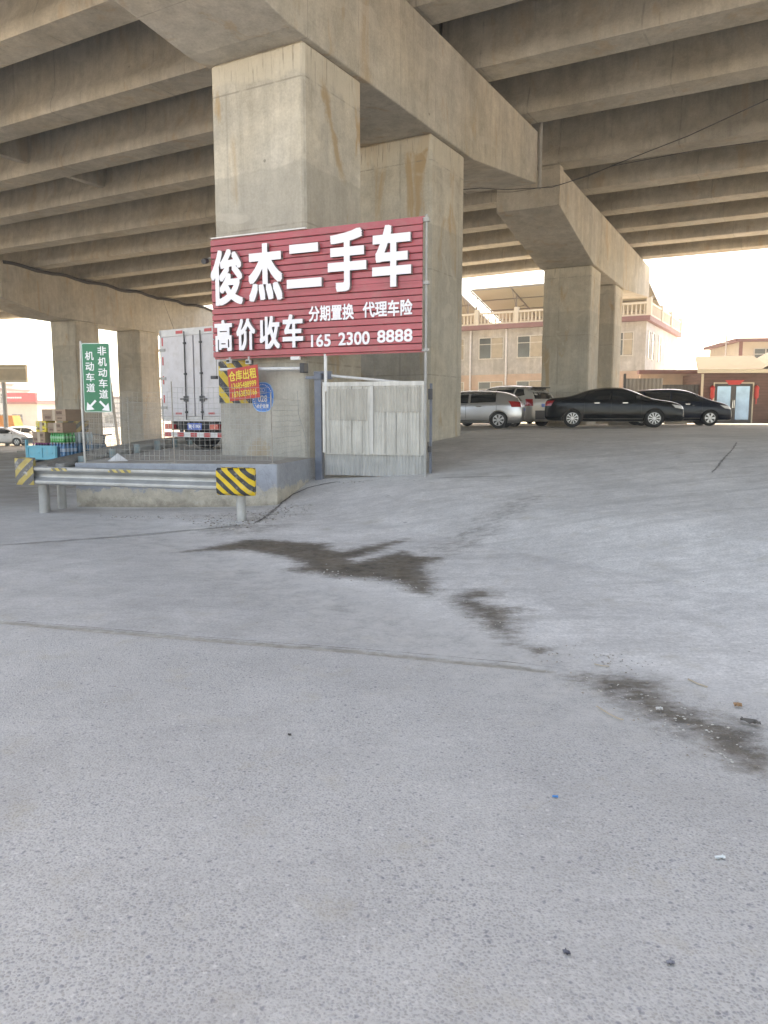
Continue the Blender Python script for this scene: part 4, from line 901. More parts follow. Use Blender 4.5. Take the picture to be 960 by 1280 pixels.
# local: x right across the back, y forward along the lorry, z up from the platform
M['lorry'] = plain('white_lorry_panel', (.56, .54, .56), .5, 0, .1, 2, dirt=((.40, .36, .33), .5))
LW, LH0, LH1, LLn = 1.1, .68, 2.62, 4.1
obj('box_body', MB().box(-LW, LW, .03, LLn, LH0, LH1), 'lorry', lo, bevel=.015)
M['redrefl'] = plain('red_reflector', (.5, .04, .05), .35, 0, .1, 9)
bf = MB().box(-LW, LW, -.0, .028, LH1-.13, LH1+.02).box(-LW, LW, 0, .028, LH0-.05, LH0+.05).box(-LW-.01, -LW+.06, 0, .028, LH0, LH1).box(LW-.06, LW+.01, 0, .028, LH0, LH1)
obj('rear_frame', bf, plain('lorry_frame', (.55, .54, .54), .45, .1, .08, 5, dirt=((.35, .3, .27), .4)), lo)
for s in (-1, 1):
    d = obj('door', MB().box(min(s*.02, s*(LW-.07)), max(s*.02, s*(LW-.07)), -.02, .015, LH0+.06, LH1-.14), 'lorry', lo, bevel=.008)
    b = MB()
    b.tube([(s*.25, -.045, LH0-.02), (s*.25, -.045, LH1-.05)], .014, 8)
    for zz_ in (LH0+.15, LH0+.98, LH1-.3): b.box(s*.25-.03, s*.25+.03, -.06, -.02, zz_-.02, zz_+.02)
    obj('lock_bar', b, 'dark', d)
    obj('handle', MB().box(s*.25-.16 if s < 0 else s*.25, s*.25 if s < 0 else s*.25+.16, -.07, -.045, LH0+.42, LH0+.45).box(s*.25-.06, s*.25+.06, -.06, -.02, LH0+.38, LH0+.5), 'dark', d)
    h = MB()
    for zz_ in (LH0+.25, LH0+.9, LH1-.42): h.box(s*(LW-.2) if s > 0 else s*LW, s*LW if s > 0 else s*(LW-.2), -.035, -.021, zz_-.03, zz_+.03)
    obj('hinge', h, 'galvdull', d)
    st = MB()
    for k_ in range(4): st.box(s*(LW-.115)-.02, s*(LW-.115)+.02, -.026, -.022, LH0+.35+k_*.42, LH0+.53+k_*.42)
    st.box(min(s*.62, s*.42), max(s*.62, s*.42), -.026, -.022, LH0+.10, LH0+.14)
    obj('reflective_strip', st, 'redrefl', d)
    obj('top_marker', MB().box(s*.45-.11, s*.45+.11, -.006, -.001, LH1-.085, LH1-.02), 'redrefl', lo)
    obj('tail_light', MB().box(s*.72-.24, s*.72+.02, -.06, .06, LH0-.23, LH0-.11), 'redlight', lo, bevel=.01)
obj('chassis', MB().box(-.42, -.3, .1, 5.2, LH0-.2, LH0-.01).box(.3, .42, .1, 5.2, LH0-.2, LH0-.01).box(-.95, .95, .12, .2, LH0-.25, LH0-.05).box(-.5, .5, 1.0, 1.1, .3, .5), 'dark', lo)
bp = obj('rear_bumper', MB().box(-1.02, 1.02, -.02, .06, .28, .39), 'white_steel', lo)
rs = MB()
for k_ in range(5): rs.box(-1.0+k_*.42, -1.0+k_*.42+.2, -.026, -.022, .29, .38)
obj('reflective_strip', rs, 'redrefl', bp)
bs = MB()
for s in (-1, 1): bs.box(s*.5-.04, s*.5+.04, .0, .05, .39, LH0-.05)
obj('bumper_bracket', bs, 'dark', bp)
np_ = obj('number_plate', MB().box(-.22, .22, -.05, -.04, LH0-.24, LH0-.09), 'plate_blue', lo)
obj('plate_lettering', text_into(MB(), '鲁J·51904', ID, -.051, .003, -.19, .19, LH0-.22, LH0-.11, .02), 'white', np_)
for s in (-1, 1):
    for yy, rr in ((1.05, .37), (4.75, .37)):
        fn = lambda rad, a, h, s=s, yy=yy, rr=rr: (s*.82+s*h, yy+rad*math.cos(a), rr+rad*math.sin(a))
        w = .34 if yy < 2 else .22
        wo = obj('wheel', MB().lathe([(rr*.55, -w/2), (rr*.93, -w/2), (rr, -w*.35), (rr, w*.35), (rr*.93, w/2), (rr*.55, w/2), (rr*.5, w*.25)], 24, fn), 'tyre', lo, smooth=True)
        obj('rim', MB().lathe([(rr*.53, w*.1), (rr*.53, w*.42), (rr*.3, w*.42), (rr*.2, w*.3)], 20, fn), 'galvdull', wo)
for q in (.55, -1.0): obj('mud_flap', MB().box(q, q+.45, .55, .56, .18, .6), 'black', lo)
cbm = MB().prism([Vector((-.92, 4.2, .45)), Vector((-.92, 5.65, .45)), Vector((-.92, 5.7, 1.05)), Vector((-.92, 5.35, 1.95)), Vector((-.92, 4.2, 2.0))], [Vector((.92, 4.2, .45)), Vector((.92, 5.65, .45)), Vector((.92, 5.7, 1.05)), Vector((.92, 5.35, 1.95)), Vector((.92, 4.2, 2.0))])
cab = obj('cab', cbm, 'lorry', lo, bevel=.05)
obj('cab_window', MB().box(-.935, -.925, 4.5, 5.3, 1.15, 1.75).box(.925, .935, 4.5, 5.3, 1.15, 1.75), 'glass', cab)
obj('windscreen', MB().quad(Vector((-.8, 5.69, 1.14)), Vector((.8, 5.69, 1.14)), Vector((.75, 5.42, 1.84)), Vector((-.75, 5.42, 1.84))), 'glass', cab, recalc=False)

# ------------------------------------------------------------------ loaded cargo tricycle
TX, TY = atY(35, 560, 18.6).x, 18.6
TA = R(-20)
tr = thing('cargo_tricycle', 'light blue cargo tricycle loaded with drinks and cartons', 'tricycle', (TX, TY, 0), TA, local=True)
FTR = F(TX, TY, TA)
M['tblue'] = plain('light_blue_paint', (.10, .42, .52), .5, 0, .1, 4, dirt=((.3, .33, .32), .4))
M['dblue'] = plain('dark_blue_paint_tray', (.03, .10, .17), .5, 0, .1, 4)
obj('cargo_bed', MB().box(0, .86, 0.03, 1.75, .40, .46).box(0, .03, .03, 1.75, .46, .74).box(.83, .86, .03, 1.75, .46, .74).box(.03, .83, 1.72, 1.75, .46, .74), 'dblue', tr)
tg = MB().box(-.02, .88, -.02, .02, .42, .76)
tgo = obj('tailgate', tg, 'tblue', tr, bevel=.01)
rb = MB(); rb.box(.0, .86, -.04, -.021, .71, .75).box(.0, .86, -.04, -.021, .43, .47).box(0, .035, -.04, -.021, .47, .71).box(.825, .86, -.04, -.021, .47, .71).box(.40, .46, -.04, -.021, .47, .71).box(.10, .36, -.034, -.021, .57, .60).box(.5, .76, -.034, -.021, .57, .60)
obj('pressed_rib', rb, 'tblue', tgo)
obj('corner_post', MB().box(-.05, -.021, -.03, .04, .42, .90), 'tblue', tr)
for x_ in (.12, .74):
    fn = lambda rad, a, h, x_=x_: (x_+h, .35+rad*math.cos(a), .25+rad*math.sin(a))
    obj('wheel', MB().lathe([(.13, -.05), (.23, -.055), (.25, -.03), (.25, .03), (.23, .055), (.13, .05)], 20, fn), 'tyre', tr, smooth=True)
fn = lambda rad, a, h: (.43+h, 2.4+rad*math.cos(a), .25+rad*math.sin(a))
obj('wheel', MB().lathe([(.13, -.04), (.23, -.045), (.25, -.02), (.25, .02), (.23, .045), (.13, .04)], 20, fn), 'tyre', tr, smooth=True)
obj('frame', MB().tube([(.43, 1.7, .42), (.43, 1.95, .38), (.43, 2.15, .7), (.43, 2.22, .95)], .03, 8).tube([(.43, 2.17, .8), (.43, 2.4, .25)], .025, 8), 'dark', tr)
obj('handlebar', MB().tube([(.1, 2.1, .98), (.43, 2.22, .95), (.76, 2.1, .98)], .018, 8), 'dark', tr)
obj('seat', MB().box(.25, .61, 1.76, 2.0, .62, .74).box(.36, .5, 1.8, 1.95, .40, .62), 'black', tr, bevel=.03)
M['carton'] = plain('brown_carton', (.34, .235, .165), .8, 0, .1, 4)
M['carton_ink'] = plain('carton_print', (.17, .10, .07), .8, 0, .4, 30)
M['carton_tape'] = plain('carton_tape', (.48, .38, .28), .5)
def carton(x0, x1, y0, y1, z0, z1, label, m='carton', a=0):
    c = FTR((x0+x1)/2, (y0+y1)/2, z0)
    o = thing('carton', label, 'carton', tuple(c), TA+a, 'goods on the tricycle', local=True); w, d, h = (x1-x0)/2, (y1-y0)/2, z1-z0
    obj('box', MB().box(-w, w, -d, d, 0, h), m, o, bevel=.008)
    obj('tape', MB().box(-.04, .04, -d-.003, -d-.0008, 0.01, h-.008).box(-.04, .04, -d, d, h+.0008, h+.003), 'carton_tape', o)
    obj('printed_panel', MB().box(-w*.75, -w*.25, -d-.0022, -d-.0007, h*.2, h*.42).box(w*.2, w*.7, -d-.0022, -d-.0007, h*.58, h*.85).box(w*.3, w*.7, -d-.0022, -d-.0007, h*.2, h*.3), 'carton_ink', o)
    for q in (-w+.01, .05): obj('flap_gap', MB().box(q, q+w-.06, -d-.002, -d-.0006, h*.5, h*.5+.006), 'dark', o)
def pack(x0, x1, y0, y1, z0, h, col, capc, label, nx, ny, lab2=None):
    c = FTR((x0+x1)/2, (y0+y1)/2, z0); o = thing('drinks_pack', label, 'drinks pack', tuple(c), TA, 'goods on the tricycle', local=True)
    bm_ = plain('bottle_'+label[:9], col, .12, 0, .15, 9, coat=.4); cm_ = plain('cap_'+label[:9], capc, .4); b = MB(); cp_ = MB(); lb_ = MB(); w, d = (x1-x0)/nx, (y1-y0)/ny; r = min(w, d)*.48
    for i in range(nx):
        for j in range(ny):
            cx_, cy_ = -(x1-x0)/2+(i+.5)*w, -(y1-y0)/2+(j+.5)*d
            fn = lambda rad, a, z, cx_=cx_, cy_=cy_: (cx_+rad*math.cos(a), cy_+rad*math.sin(a), z)
            b.lathe([(r*.9, 0), (r, .01), (r, h*.28), (r*.9, h*.33), (r, h*.4), (r, h*.66), (r*.38, h*.86), (r*.34, h*.92)], 10, fn)
            cp_.lathe([(r*.4, h*.92), (r*.4, h)], 8, fn)
            if lab2: lb_.lathe([(r*1.02, h*.40), (r*1.02, h*.62)], 10, fn)
    obj('bottles', b, bm_, o, smooth=True); obj('caps', cp_, cm_, o)
    if lab2: obj('bottle_labels', lb_, plain('lab_'+label[:9], lab2, .5), o)
pack(.02, .50, .06, .5, .46, .36, (.07, .02, .09), (.45, .08, .30), 'purple soft drink bottles at the rear corner of the tricycle', 6, 4, (.04, .03, .10))
pack(.52, .98, .10, .6, .46, .37, (.07, .22, .40), (.5, .55, .6), 'blue water bottles low at the right of the tricycle bed', 5, 4, (.35, .45, .55))
pack(.50, .98, .62, 1.2, .46, .37, (.05, .16, .28), (.4, .5, .6), 'dark blue water bottles behind the lower bottle pack', 5, 4)
pack(.54, .96, .12, .58, .832, .23, (.04, .36, .10), (.06, .45, .14), 'green bottles stacked on the blue water bottles', 6, 4, (.30, .55, .35))
pack(.54, .98, .62, 1.2, .832, .23, (.42, .50, .52), (.55, .55, .6), 'clear water bottles stacked behind the green bottles', 5, 4)
carton(.08, .46, .08, .46, .822, 1.08, 'brown carton on top of the purple drink bottles')
carton(.03, .46, .55, 1.0, .46, 1.0, 'tall brown carton in the middle of the tricycle bed behind the purple bottles')
M['yel'] = plain('yellow_carton_paint', (.68, .52, .03), .6, 0, .15, 5, dirt=((.65, .66, .7), .8))
carton(.16, .47, .12, .44, 1.082, 1.34, 'yellow and white carton left of the brown cartons', 'yel')
carton(.50, .95, .14, .6, 1.064, 1.30, 'brown carton under the topmost long carton')
carton(.33, 1.04, .16, .74, 1.342, 1.62, 'topmost long brown carton of the tricycle load', 'carton')

# ------------------------------------------------------------------ buildings and walls beyond the lot
Z2 = 1.04
M['plaster'] = concrete('grey_plaster', (.45, .445, .43), .8, .0, 0, bump=.15, seam=(.02, .01, 0))
M['plaster_side'] = concrete('pale_plaster', (.50, .50, .50), .4, .0, 0, bump=.15)
M['peach'] = plain('peach_paint', (.50, .37, .29), .8, 0, .14, 1.5, dirt=((.42, .35, .30), .6))
M['coping'] = plain('dull_red_coping', (.25, .13, .13), .7, 0, .12, 2)
M['cream'] = plain('cream_paint', (.62, .57, .47), .7, 0, .06, 2)
M['win'] = plain('window_glass', (.09, .11, .115), .1, 0, .2, 1.2)
M['winframe'] = plain('window_frame', (.55, .54, .50), .5)
M['tan'] = plain('tan_curtain', (.40, .35, .27), .7)
FB = F(17.7, 53, -UANG, Z2)
bd = thing('house', 'two storey grey and peach house with white roof balustrade', 'house', (17.7, 53, Z2))
BW, BD_ = 34, 13
obj('wall', MB().box(-BW, 0, 0, BD_, 3.42, 6.72, FB), 'plaster', bd)
obj('wall', MB().box(-BW, -.003, .004, BD_-.01, -.1, 3.415, FB), 'peach', bd)
obj('side_facing', MB().box(.002, .012, 0.02, BD_, 3.43, 6.7, FB), 'plaster_side', bd)
obj('coping', MB().box(-BW, .3, -.35, BD_+.2, 6.73, 7.05, FB), 'coping', bd)
ba = MB(); 
ba.box(-BW, .25, -.3, -.12, 7.06, 7.16, FB).box(-BW, .25, -.3, -.12, 7.82, 7.95, FB).box(.1, .28, -.1, BD_, 7.06, 7.16, FB).box(.1, .28, -.1, BD_, 7.82, 7.95, FB)
for k_ in range(int(BW/.28)):
    x_ = -k_*.28-.1
    ba.tube([FB(x_, -.21, 7.16), FB(x_, -.21, 7.3), FB(x_, -.21, 7.5), FB(x_, -.21, 7.82)], [.045, .075, .05, .04], 6, caps=False)
for k_ in range(int(BD_/.28)): ba.tube([FB(.19, .1+k_*.28, 7.16), FB(.19, .1+k_*.28, 7.82)], .06, 6, caps=False)
obj('balustrade', ba, 'cream', bd)
bp_ = MB()
for x_ in (.19, -2.9, -6.0, -9.1, -12.2, -17, -22): bp_.box(x_-.16, x_+.16, -.37, -.05, 7.05, 8.2, FB)
for y_ in (4, 8, 12.8): bp_.box(.03, .35, y_-.16, y_+.16, 7.05, 8.2, FB)
obj('balustrade_post', bp_, 'cream', bd)
def window(x0, x1, z0, z1, fr=FB, yf=0, mul=2, curtain=True, parent=None):
    parent = parent or bd
    f = MB().box(x0-.07, x1+.07, yf-.05, yf-.004, z0-.07, z0, fr).box(x0-.07, x1+.07, yf-.05, yf-.004, z1, z1+.07, fr).box(x0-.07, x0, yf-.05, yf-.004, z0, z1, fr).box(x1, x1+.07, yf-.05, yf-.004, z0, z1, fr)
    for k_ in range(1, mul): xm = x0+(x1-x0)*k_/mul; f.box(xm-.03, xm+.03, yf-.045, yf-.006, z0, z1, fr)
    f.box(x0, x1, yf-.044, yf-.007, z0+(z1-z0)*.68, z0+(z1-z0)*.68+.05, fr)
    w = obj('window', f, 'winframe', parent); obj('pane', MB().box(x0, x1, yf-.02, yf-.005, z0, z1, fr), 'win', w)
    if curtain: obj('curtain', MB().box(x0+(x1-x0)*.52, x1-.03, yf-.026, yf-.022, z0+.02, z1-.02, fr), 'tan', w)
    return w
for x_ in (-12.05, -9.03, -6.0, -15.2, -18.4, -24): window(x_, x_+1.85, 4.62, 6.1)
window(-2.1, -.85, 4.5, 6.0)
for x_ in (-12.05, -9.03, -6.0, -15.2, -18.4): window(x_, x_+1.85, 1.2, 2.85)
FBS = F(*FB(0, 0, 0)[:2], -UANG+math.pi/2, Z2)
for y_, w_ in ((.7, .6), (2.1, .75), (4.6, .8)): window(y_, y_+w_, 4.3+.0, 6.1, FBS, -.012, 1, False)
dp = MB()
for x_ in (-9.9, -12.75, -13.6, -3.4): dp.tube([FB(x_, -.12, .3), FB(x_, -.12, 6.7)], .07, 8)
obj('downpipe', dp, 'white_steel', bd)
# open steel roofs above the terrace
def sheet_mat():
    m, nt, b = mat('translucent_roof_sheet'); n = NB(nt); t = n.n('ShaderNodeBsdfTranslucent'); t.inputs['Color'].default_value = (.36, .33, .27, 1)
    b.inputs['Base Color'].default_value = (.38, .36, .31, 1); b.inputs['Roughness'].default_value = .6
    mx = n.n('ShaderNodeMixShader'); mx.inputs[0].default_value = .5; n.lk(b.outputs[0], mx.inputs[1]); n.lk(t.outputs[0], mx.inputs[2]); n.lk(mx.outputs[0], nt.nodes['Material Output'].inputs['Surface']); return m
M['sheet'] = sheet_mat()
_unused = plain('translucent_roof_sheet', (.50, .46, .36), .6, 0, .08, 1.5, dirt=((.35, .3, .24), .4))
def canopy(x0, x1, y0, y1, zh, zl):
    c = obj('terrace_roof', MB().prism([FB(x0, y0, zh), FB(x1, y0, zh), FB(x1, y1, zl), FB(x0, y1, zl)], [FB(x0, y0, zh+.06), FB(x1, y0, zh+.06), FB(x1, y1, zl+.06), FB(x0, y1, zl+.06)]), 'sheet', bd)
    fr_m = MB(); nn = int((x1-x0)/3)
    for i in range(nn+1):
        xx = x0+(x1-x0)*i/nn; fr_m.tube([FB(xx, y0, zh-.1), FB(xx, y1, zl-.1)], .06, 5); fr_m.tube([FB(xx, y0+1.2, 7.05), FB(xx, y0+1.2, zh-.45)], .05, 5); fr_m.tube([FB(xx, y1-.3, 7.05), FB(xx, y1-.3, zl-.05)], .05, 5)
        fr_m.tube([FB(xx, y0+1.2, zh-1.4), FB(xx, y0+.2, zh-.15)], .03, 4); fr_m.tube([FB(xx, y0+1.2, zh-1.4), FB(xx, y0+3.2, zh-.9)], .03, 4)
    for k_ in range(5):
        f_ = k_/4; fr_m.tube([FB(x0, y0+(y1-y0)*f_, zh+(zl-zh)*f_-.05), FB(x1, y0+(y1-y0)*f_, zh+(zl-zh)*f_-.05)], .04, 4)
    obj('roof_truss', fr_m, plain('grey_truss', (.24, .23, .21), .6), c)
canopy(-12.9, -.2, 0.2, 8.5, 9.75, 7.75); canopy(-33, -14.2, 1.5, 9, 9.6, 7.8)
for k_ in range(2):
    pass
# low peach wall with red coping and sheet metal fence in front of the house
FL = F(16.6, 44.5, R(-6), Z2)
lw = thing('boundary_wall', 'low peach wall with dull red coping between the house and the shed', 'wall', tuple(FL(0, 0, 0)))
obj('wall', MB().box(-1.9, 4.2, 0, .3, -.1, 2.75, FL), 'peach', lw); obj('coping', MB().box(-2.0, 4.3, -.12, .42, 2.755, 2.98, FL), 'coping', lw)
sf = thing('sheet_fence', 'grey corrugated metal fence behind the dark blue hatchback', 'fence', tuple(FL(0, -3.5, 0)))
obj('sheet_panel', corrugated(-3.4, -1.5, 0, 2.35, -3.5, FL, .2, .04), plain('grey_sheet', (.24, .23, .22), .5, .2, .15, 1.2), sf, recalc=False)
obj('dark_panel', corrugated(-1.45, 1.4, 0, 2.05, -2.6, FL, .22, .04), plain('dark_sheet', (.085, .085, .09), .5, .2, .15, 1.2), sf, recalc=False)
obj('pale_panel', corrugated(1.45, 3.4, 0, 2.2, -2.7, FL, .2, .04), plain('pale_sheet', (.46, .42, .35), .6, .1, .15, 1.2), sf, recalc=False)
obj('post', MB().box(-3.52, -3.41, -3.6, -3.45, 0, 2.6, FL), 'dark', sf)
# brown shed with glazed double door
FH = F(16.9, 41.4, R(-3), Z2)
sh = thing('shed', 'brown clad shed with glazed double door and shingle roof', 'shed', tuple(FH(0, 0, 0)))
def planks():
    m, nt, b = mat('brown_plank_cladding'); n = NB(nt); p = n.P(); s = n.sep(p)
    fr_z = n.math('FRACT', n.math('DIVIDE', s[2], .16)); k_ = n.math('LESS_THAN', fr_z, .08)
    c = n.scalec((.13, .068, .058), n.math('MULTIPLY', n.rng(n.noise(n.vscale(p, (1, 1, 6)), 1.2, 5), .3, .7, .75, 1.25), n.rng(n.noise(p, 6, 5), .3, .7, .9, 1.1)))
    c = n.mix(k_, c, (.035, .025, .022)); n.lk(c, b.inputs['Base Color']); b.inputs['Roughness'].default_value = .7; n.bump(fr_z, .3, .02, b); return m
def shingle():
    m, nt, b = mat('tan_shingles'); n = NB(nt); p = n.P()
    br = n.n('ShaderNodeTexBrick'); mp = n.n('ShaderNodeMapping'); n.lk(p, mp.inputs['Vector']); n.lk(mp.outputs[0], br.inputs['Vector']); br.inputs['Scale'].default_value = 2.2
    br.inputs['Color1'].default_value = (.088, .068, .052, 1); br.inputs['Color2'].default_value = (.060, .049, .040, 1); br.inputs['Mortar'].default_value = (.03, .025, .02, 1); br.inputs['Mortar Size'].default_value = .03
    n.lk(br.outputs['Color'], b.inputs['Base Color']); b.inputs['Roughness'].default_value = .85; return m
M['planks'] = planks(); M['shingle'] = shingle()
obj('wall', MB().box(0, 3.55, 0, 4, -.1, 2.62, FH), 'planks', sh)
gb = [(3.56, -.1), (9.5, -.1), (9.5, 3.0), (6.6, 4.6), (3.56, 2.9)]
obj('gable_wall', MB().prism([FH(x_, -.02, z_) for x_, z_ in gb], [FH(x_, 4, z_) for x_, z_ in gb]), 'planks', sh)
obj('roof', MB().prism([FH(-.35, -.35, 2.66), FH(3.4, -.35, 2.70), FH(3.4, 2.0, 3.55), FH(.3, 2.0, 3.5)], [FH(-.35, -.35, 2.80), FH(3.4, -.35, 2.84), FH(3.4, 2.0, 3.69), FH(.3, 2.0, 3.64)]), 'shingle', sh)
obj('roof', MB().prism([FH(2.9, -.3, 2.62), FH(6.7, -.3, 4.72), FH(6.7, 4.2, 4.72), FH(2.9, 4.2, 2.62)], [FH(2.8, -.3, 2.75), FH(6.7, -.3, 4.88), FH(6.7, 4.2, 4.88), FH(2.8, 4.2, 2.75)]), 'shingle', sh)
obj('fascia', MB().box(-.38, 3.4, -.40, -.36, 2.62, 2.82, FH), 'cream', sh); obj('corner_trim', MB().box(-.03, .09, -.04, .0, -.05, 2.6, FH), 'cream', sh)
dx0, dx1, dzt = .62, 2.72, 2.14
do_ = obj('door', MB().box(dx0+.07, dx1-.07, -.05, -.005, 0, dzt-.06, FH), plain('dark_door_frame', (.05, .05, .055), .5), sh)
pn = plain('sky_tinted_door_glass', (.30, .48, .68), .06, .35, .25, 1.4)  # pale blue base colour paints in the sky's reflection on the panes
obj('pane', MB().box(dx0+.2, dx0+.9, -.062, -.052, .18, dzt-.2, FH), pn, do_); obj('pane', MB().box(dx1-.92, dx1-.22, -.062, -.052, .18, dzt-.2, FH), pn, do_)
obj('handle', MB().box(1.62, 1.66, -.10, -.055, .8, 1.2, FH).box(1.70, 1.74, -.10, -.055, .8, 1.2, FH), 'chrome', do_)
obj('door_surround', MB().box(dx0, dx0+.06, -.055, -.003, 0, dzt, FH).box(dx1-.06, dx1, -.055, -.003, 0, dzt, FH).box(dx0+.06, dx1-.06, -.055, -.003, dzt-.055, dzt, FH), 'cream', sh)
M['redpaper'] = plain('red_paper', (.55, .04, .04), .6, 0, .1, 4)
ln = thing('banner', 'red paper banner above the shed door', 'banner', tuple(FH(1.7, -.06, 2.05)), group='red door decorations'); obj('sheet', MB().prism([FH(1.2, -.07, 2.26), FH(2.2, -.07, 2.26), FH(1.95, -.07, 2.02), FH(1.4, -.07, 2.02)], [FH(1.2, -.062, 2.26), FH(2.2, -.062, 2.26), FH(1.95, -.062, 2.02), FH(1.4, -.062, 2.02)]), 'redpaper', ln)
for x_, wd in ((.53, 'left'), (2.82, 'right')):
    ln = thing('lantern', 'red hanging paper lantern at the %s side of the shed door' % wd, 'lantern', tuple(FH(x_, -.14, 1.2)), group='red door decorations')
    fn = lambda rad, a, h, x_=x_: FH(x_+rad*math.cos(a), -.16+rad*math.sin(a), h)
    obj('lantern_body', MB().lathe([(.04, 1.28), (.1, 1.34), (.12, 1.5), (.1, 1.7), (.13, 1.82), (.1, 1.92), (.03, 1.98)], 12, fn), 'redpaper', ln, smooth=True); obj('tassel', MB().tube([FH(x_, -.16, 1.0), FH(x_, -.16, 1.28)], .03, 6), 'redpaper', ln); obj('cord', MB().tube([FH(x_, -.16, 1.97), FH(x_, -.16, 2.1), FH(x_, -.02, 2.1)], .006, 4), 'dark', ln)
# small upper house behind the shed
FU = F(22.7, 50, R(-6), Z2)
uh = thing('house', 'small pale house with red trim showing above the shed roof', 'house', tuple(FU(0, 0, 0)))
obj('wall', MB().box(.0, 12, 0, 6, -.1, 5.05, FU), 'cream', uh); obj('roof', MB().box(-.35, 12.4, -.4, 6.4, 5.055, 5.25, FU), 'coping', uh); obj('corner_trim', MB().box(-.02, .2, -.03, -.004, 0, 5.05, FU), 'coping', uh)
window(.95, 2.3, 3.5, 4.6, FU, 0, 2, False, uh)
an = MB().tube([FU(-.5, 1, 3), FU(-.5, 1, 5.6)], .05, 6).tube([FU(-.9, 1, 5.1), FU(.2, 1, 5.1)], .03, 5); obj('antenna', an, 'white_steel', uh)
# wheel stop blocks behind the cars
for i, (px, Y) in enumerate(((775, 34), (800, 35), (700, 31), (845, 36))):
    x_, y_, z_ = gpos(px, Y); tag(obj('kerb_block', MB().box(x_-.5, x_+.5, y_-.1, y_+.1, z_, z_+.14), 'raw', base=Vector((x_, y_, z_)), bevel=.02), 'pale concrete kerb block under the parked cars', 'kerb block', 'kerb blocks behind the cars')

# ------------------------------------------------------------------ far left background in the sun
ZL = -1.0
def bill():
    o = thing('billboard', 'blank beige billboard on a single pole at the far left', 'billboard', (-29, 62, ZL)); f = F(-29, 62, R(-3))
    a = atY(33, 456, 62); b = atY(33, 478, 62)
    obj('panel', MB().box(-6, a.x+29, -.15, .15, b.z, a.z, f), plain('beige_panel', (.46, .38, .27), .7), o, bevel=.02)
    obj('panel_trim', MB().box(-6, a.x+29, -.2, -.151, b.z, b.z+.18, f).box(-6, a.x+29, -.2, -.151, a.z-.32, a.z-.2, f), 'cream', o)
    pxx = atY(3.5, 500, 62).x+29; obj('pole', MB().tube([f(pxx, .2, -.2+ZL), f(pxx, .2, b.z)], .17, 10), 'galvdull', o, smooth=True)
bill()
def far_house(px0, px1, py_top, Y, m, label, name='house', depth=8, band=None, win=True, roofm='coping'):
    a = atY(px0, py_top, Y); b = atY(px1, py_top, Y); o = thing(name, label, 'house', (a.x, Y, ZL), group='houses far beyond the left lane'); f = F(a.x, Y, 0, ZL); w = b.x-a.x; h = a.z-ZL
    obj('wall', MB().box(0, w, 0, depth, -.3, h, f), m, o); obj('roof', MB().box(-.2, w+.2, -.3, depth+.2, h+.005, h+.35, f), roofm, o)
    if win:
        for k_ in range(max(1, int(w/3))):
            for z_ in ([1.0] if h < 5 else [1.0, 4.2]):
                if z_+1.5 < h: window(k_*3+.8, k_*3+2.2, z_, z_+1.5, f, 0, 2, False, o)
    return o, f, w, h
o_, f_, w_, h_ = far_house(7, 46, 505, 105, 'cream', 'low cream shop with a wide red fascia at the far left', win=True)
fa = atY(5, 491, 104); fb = atY(46, 502, 104); ff = F(fa.x, 104, 0)
fas = obj('fascia', MB().box(0, fb.x-fa.x, -.3, .3, fb.z, fa.z, ff), plain('red_fascia', (.50, .05, .07), .6), o_)
lt_ = MB(); 
for k_ in range(9):
    xx = .35+k_*.24; lt_.box(xx, xx+.17, -.33, -.302, fb.z+.42, fb.z+.62, ff)
obj('fascia_marks', lt_, 'white', fas)
far_house(-12, 6, 488, 120, 'plaster_side', 'pale tall house behind the billboard pole')
far_house(40, 72, 503, 135, 'plaster', 'grey low house right of the red fascia shop')
far_house(124, 152, 498, 130, 'plaster_side', 'pale house seen between the two far piers')
far_house(-70, -14, 480, 125, 'cream', 'cream house beyond the left edge of the view')
far_house(196, 262, 500, 150, 'plaster', 'grey house hidden behind the lorry')
ob_ = atY(2, 518, 74); tag(obj('tarpaulin_stall', MB().prism([Vector((ob_.x-1.6, 74, ZL+1.1)), Vector((ob_.x+1.2, 74, ZL+1.1)), Vector((ob_.x+1.0, 74, ZL+2.4)), Vector((ob_.x-1.6, 74, ZL+2.4))], [Vector((ob_.x-1.6, 76, ZL+1.1)), Vector((ob_.x+1.2, 76, ZL+1.1)), Vector((ob_.x+1.0, 75.5, ZL+2.4)), Vector((ob_.x-1.6, 75.5, ZL+2.4))]).box(ob_.x-1.5, ob_.x-1.4, 74.1, 74.2, ZL-.1, ZL+1.1).box(ob_.x+1.0, ob_.x+1.1, 74.1, 74.2, ZL-.1, ZL+1.1), plain('orange_tarpaulin', (.55, .22, .05), .7), base=Vector((ob_.x, 74, ZL))), 'orange covered stall by the billboard pole', 'stall')
pq = atY(146, 500, 60); pq2 = atY(140, 542, 60)
tag(obj('utility_pole', MB().tube([Vector((pq.x, 60, ZL-.2)), Vector((pq.x-.5, 60, 4.5))], .12, 8), 'galvdull', base=Vector((pq.x, 60, ZL)), smooth=True), 'thin leaning pole seen between the two far piers', 'pole')

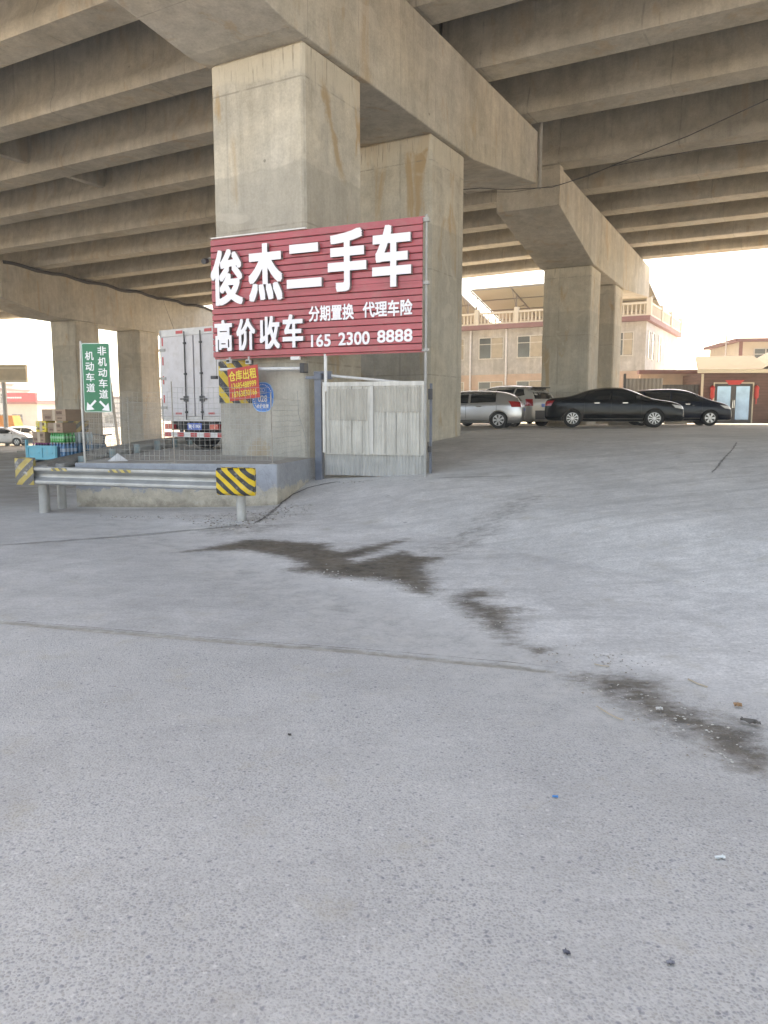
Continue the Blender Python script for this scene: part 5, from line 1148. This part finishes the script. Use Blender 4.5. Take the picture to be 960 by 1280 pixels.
# ------------------------------------------------------------------ cables
def cable(pts, r, label, sag=0):
    P = []
    for a, b in zip(pts[:-1], pts[1:]):
        for k_ in range(8): P.append(a.lerp(b, k_/8))
    P.append(pts[-1]); o0 = P[0]
    o = obj('cable', MB().tube([p for p in P], r, 6), 'dark', base=o0, smooth=True); return tag(o, label, 'cable', 'cables under the viaduct')
K = [(579, 237, 21.5), (600, 235, 21.3), (632, 237, 20.8), (690, 234, 20), (735, 220, 19), (768, 206, 18.2), (860, 170, 16.5), (960, 124, 14.5), (1040, 80, 13.2)]
cable([atY(*p) for p in K], .010, 'thick dark cable sagging from the pier past the upper right girders')
K2 = [(582, 240, 21.45), (640, 240, 20.9), (700, 231, 19.9), (768, 207, 18.25), (880, 186, 16.5), (960, 176, 15.2), (1040, 168, 14)]
cable([atY(*p) for p in K2], .006, 'thinner cable parting from the thick one below the upper right girders')
cable([FV3(.2, 14.4, 9.85), atY(221, 421, 50), atY(246, 438, 35), atY(268, 441, 20)], .012, 'thin wire hanging from the far cap beam down behind the red sign')

# ------------------------------------------------------------------ air
hm_ = bpy.data.materials.new('air'); hm_.use_nodes = True; hnt = hm_.node_tree; hnt.nodes.remove(hnt.nodes['Principled BSDF'])
pv = hnt.nodes.new('ShaderNodeVolumePrincipled'); pv.inputs['Color'].default_value = (.93, .93, .92, 1); pv.inputs['Density'].default_value = .0021; pv.inputs['Anisotropy'].default_value = .3
hnt.links.new(pv.outputs[0], hnt.nodes['Material Output'].inputs['Volume'])
tag(obj('haze', MB().box(-1520, 1520, -1520, 1520, -2.4, 15), hm_), 'pale dusty air over the whole place', kind='stuff')
# ------------------------------------------------------------------ light
w = bpy.data.worlds.new('World'); SC.world = w; w.use_nodes = True; nt = w.node_tree
SUN_AZ, SUN_EL = R(14), R(56)
sky = nt.nodes.new('ShaderNodeTexSky'); sky.sky_type = 'NISHITA'; sky.sun_disc = False; sky.sun_elevation = SUN_EL; sky.sun_rotation = SUN_AZ
sky.air_density = .8; sky.dust_density = 1.6; sky.ozone_density = .3
bg = nt.nodes['Background']; nt.links.new(sky.outputs[0], bg.inputs[0]); bg.inputs[1].default_value = .15
sl = bpy.data.lights.new('sun', 'SUN'); sl.energy = 3.2; sl.angle = R(.53); sl.color = (1, .95, .87)
so = bpy.data.objects.new('sun', sl); COL.objects.link(so)
sd = Vector((math.sin(SUN_AZ)*math.cos(SUN_EL), math.cos(SUN_AZ)*math.cos(SUN_EL), math.sin(SUN_EL)))
so.rotation_euler = sd.to_track_quat('Z', 'Y').to_euler(); so.location = (20, 30, 60)
SC.view_settings.view_transform = 'Standard'; SC.view_settings.look = 'None'; SC.view_settings.gamma = 1; SC.view_settings.use_curve_mapping = False
SC.view_settings.exposure = 2.6
SC.view_settings.use_white_balance = True; SC.view_settings.white_balance_temperature = 9700; SC.view_settings.white_balance_tint = 12
c = SC.cycles
c.max_bounces = 12; c.diffuse_bounces = 7; c.glossy_bounces = 4; c.transmission_bounces = 4; c.use_denoising = True
try: c.denoiser = 'OPENIMAGEDENOISE'
except Exception: pass
c.sample_clamp_indirect = 8; c.caustics_reflective = False; c.caustics_refractive = False
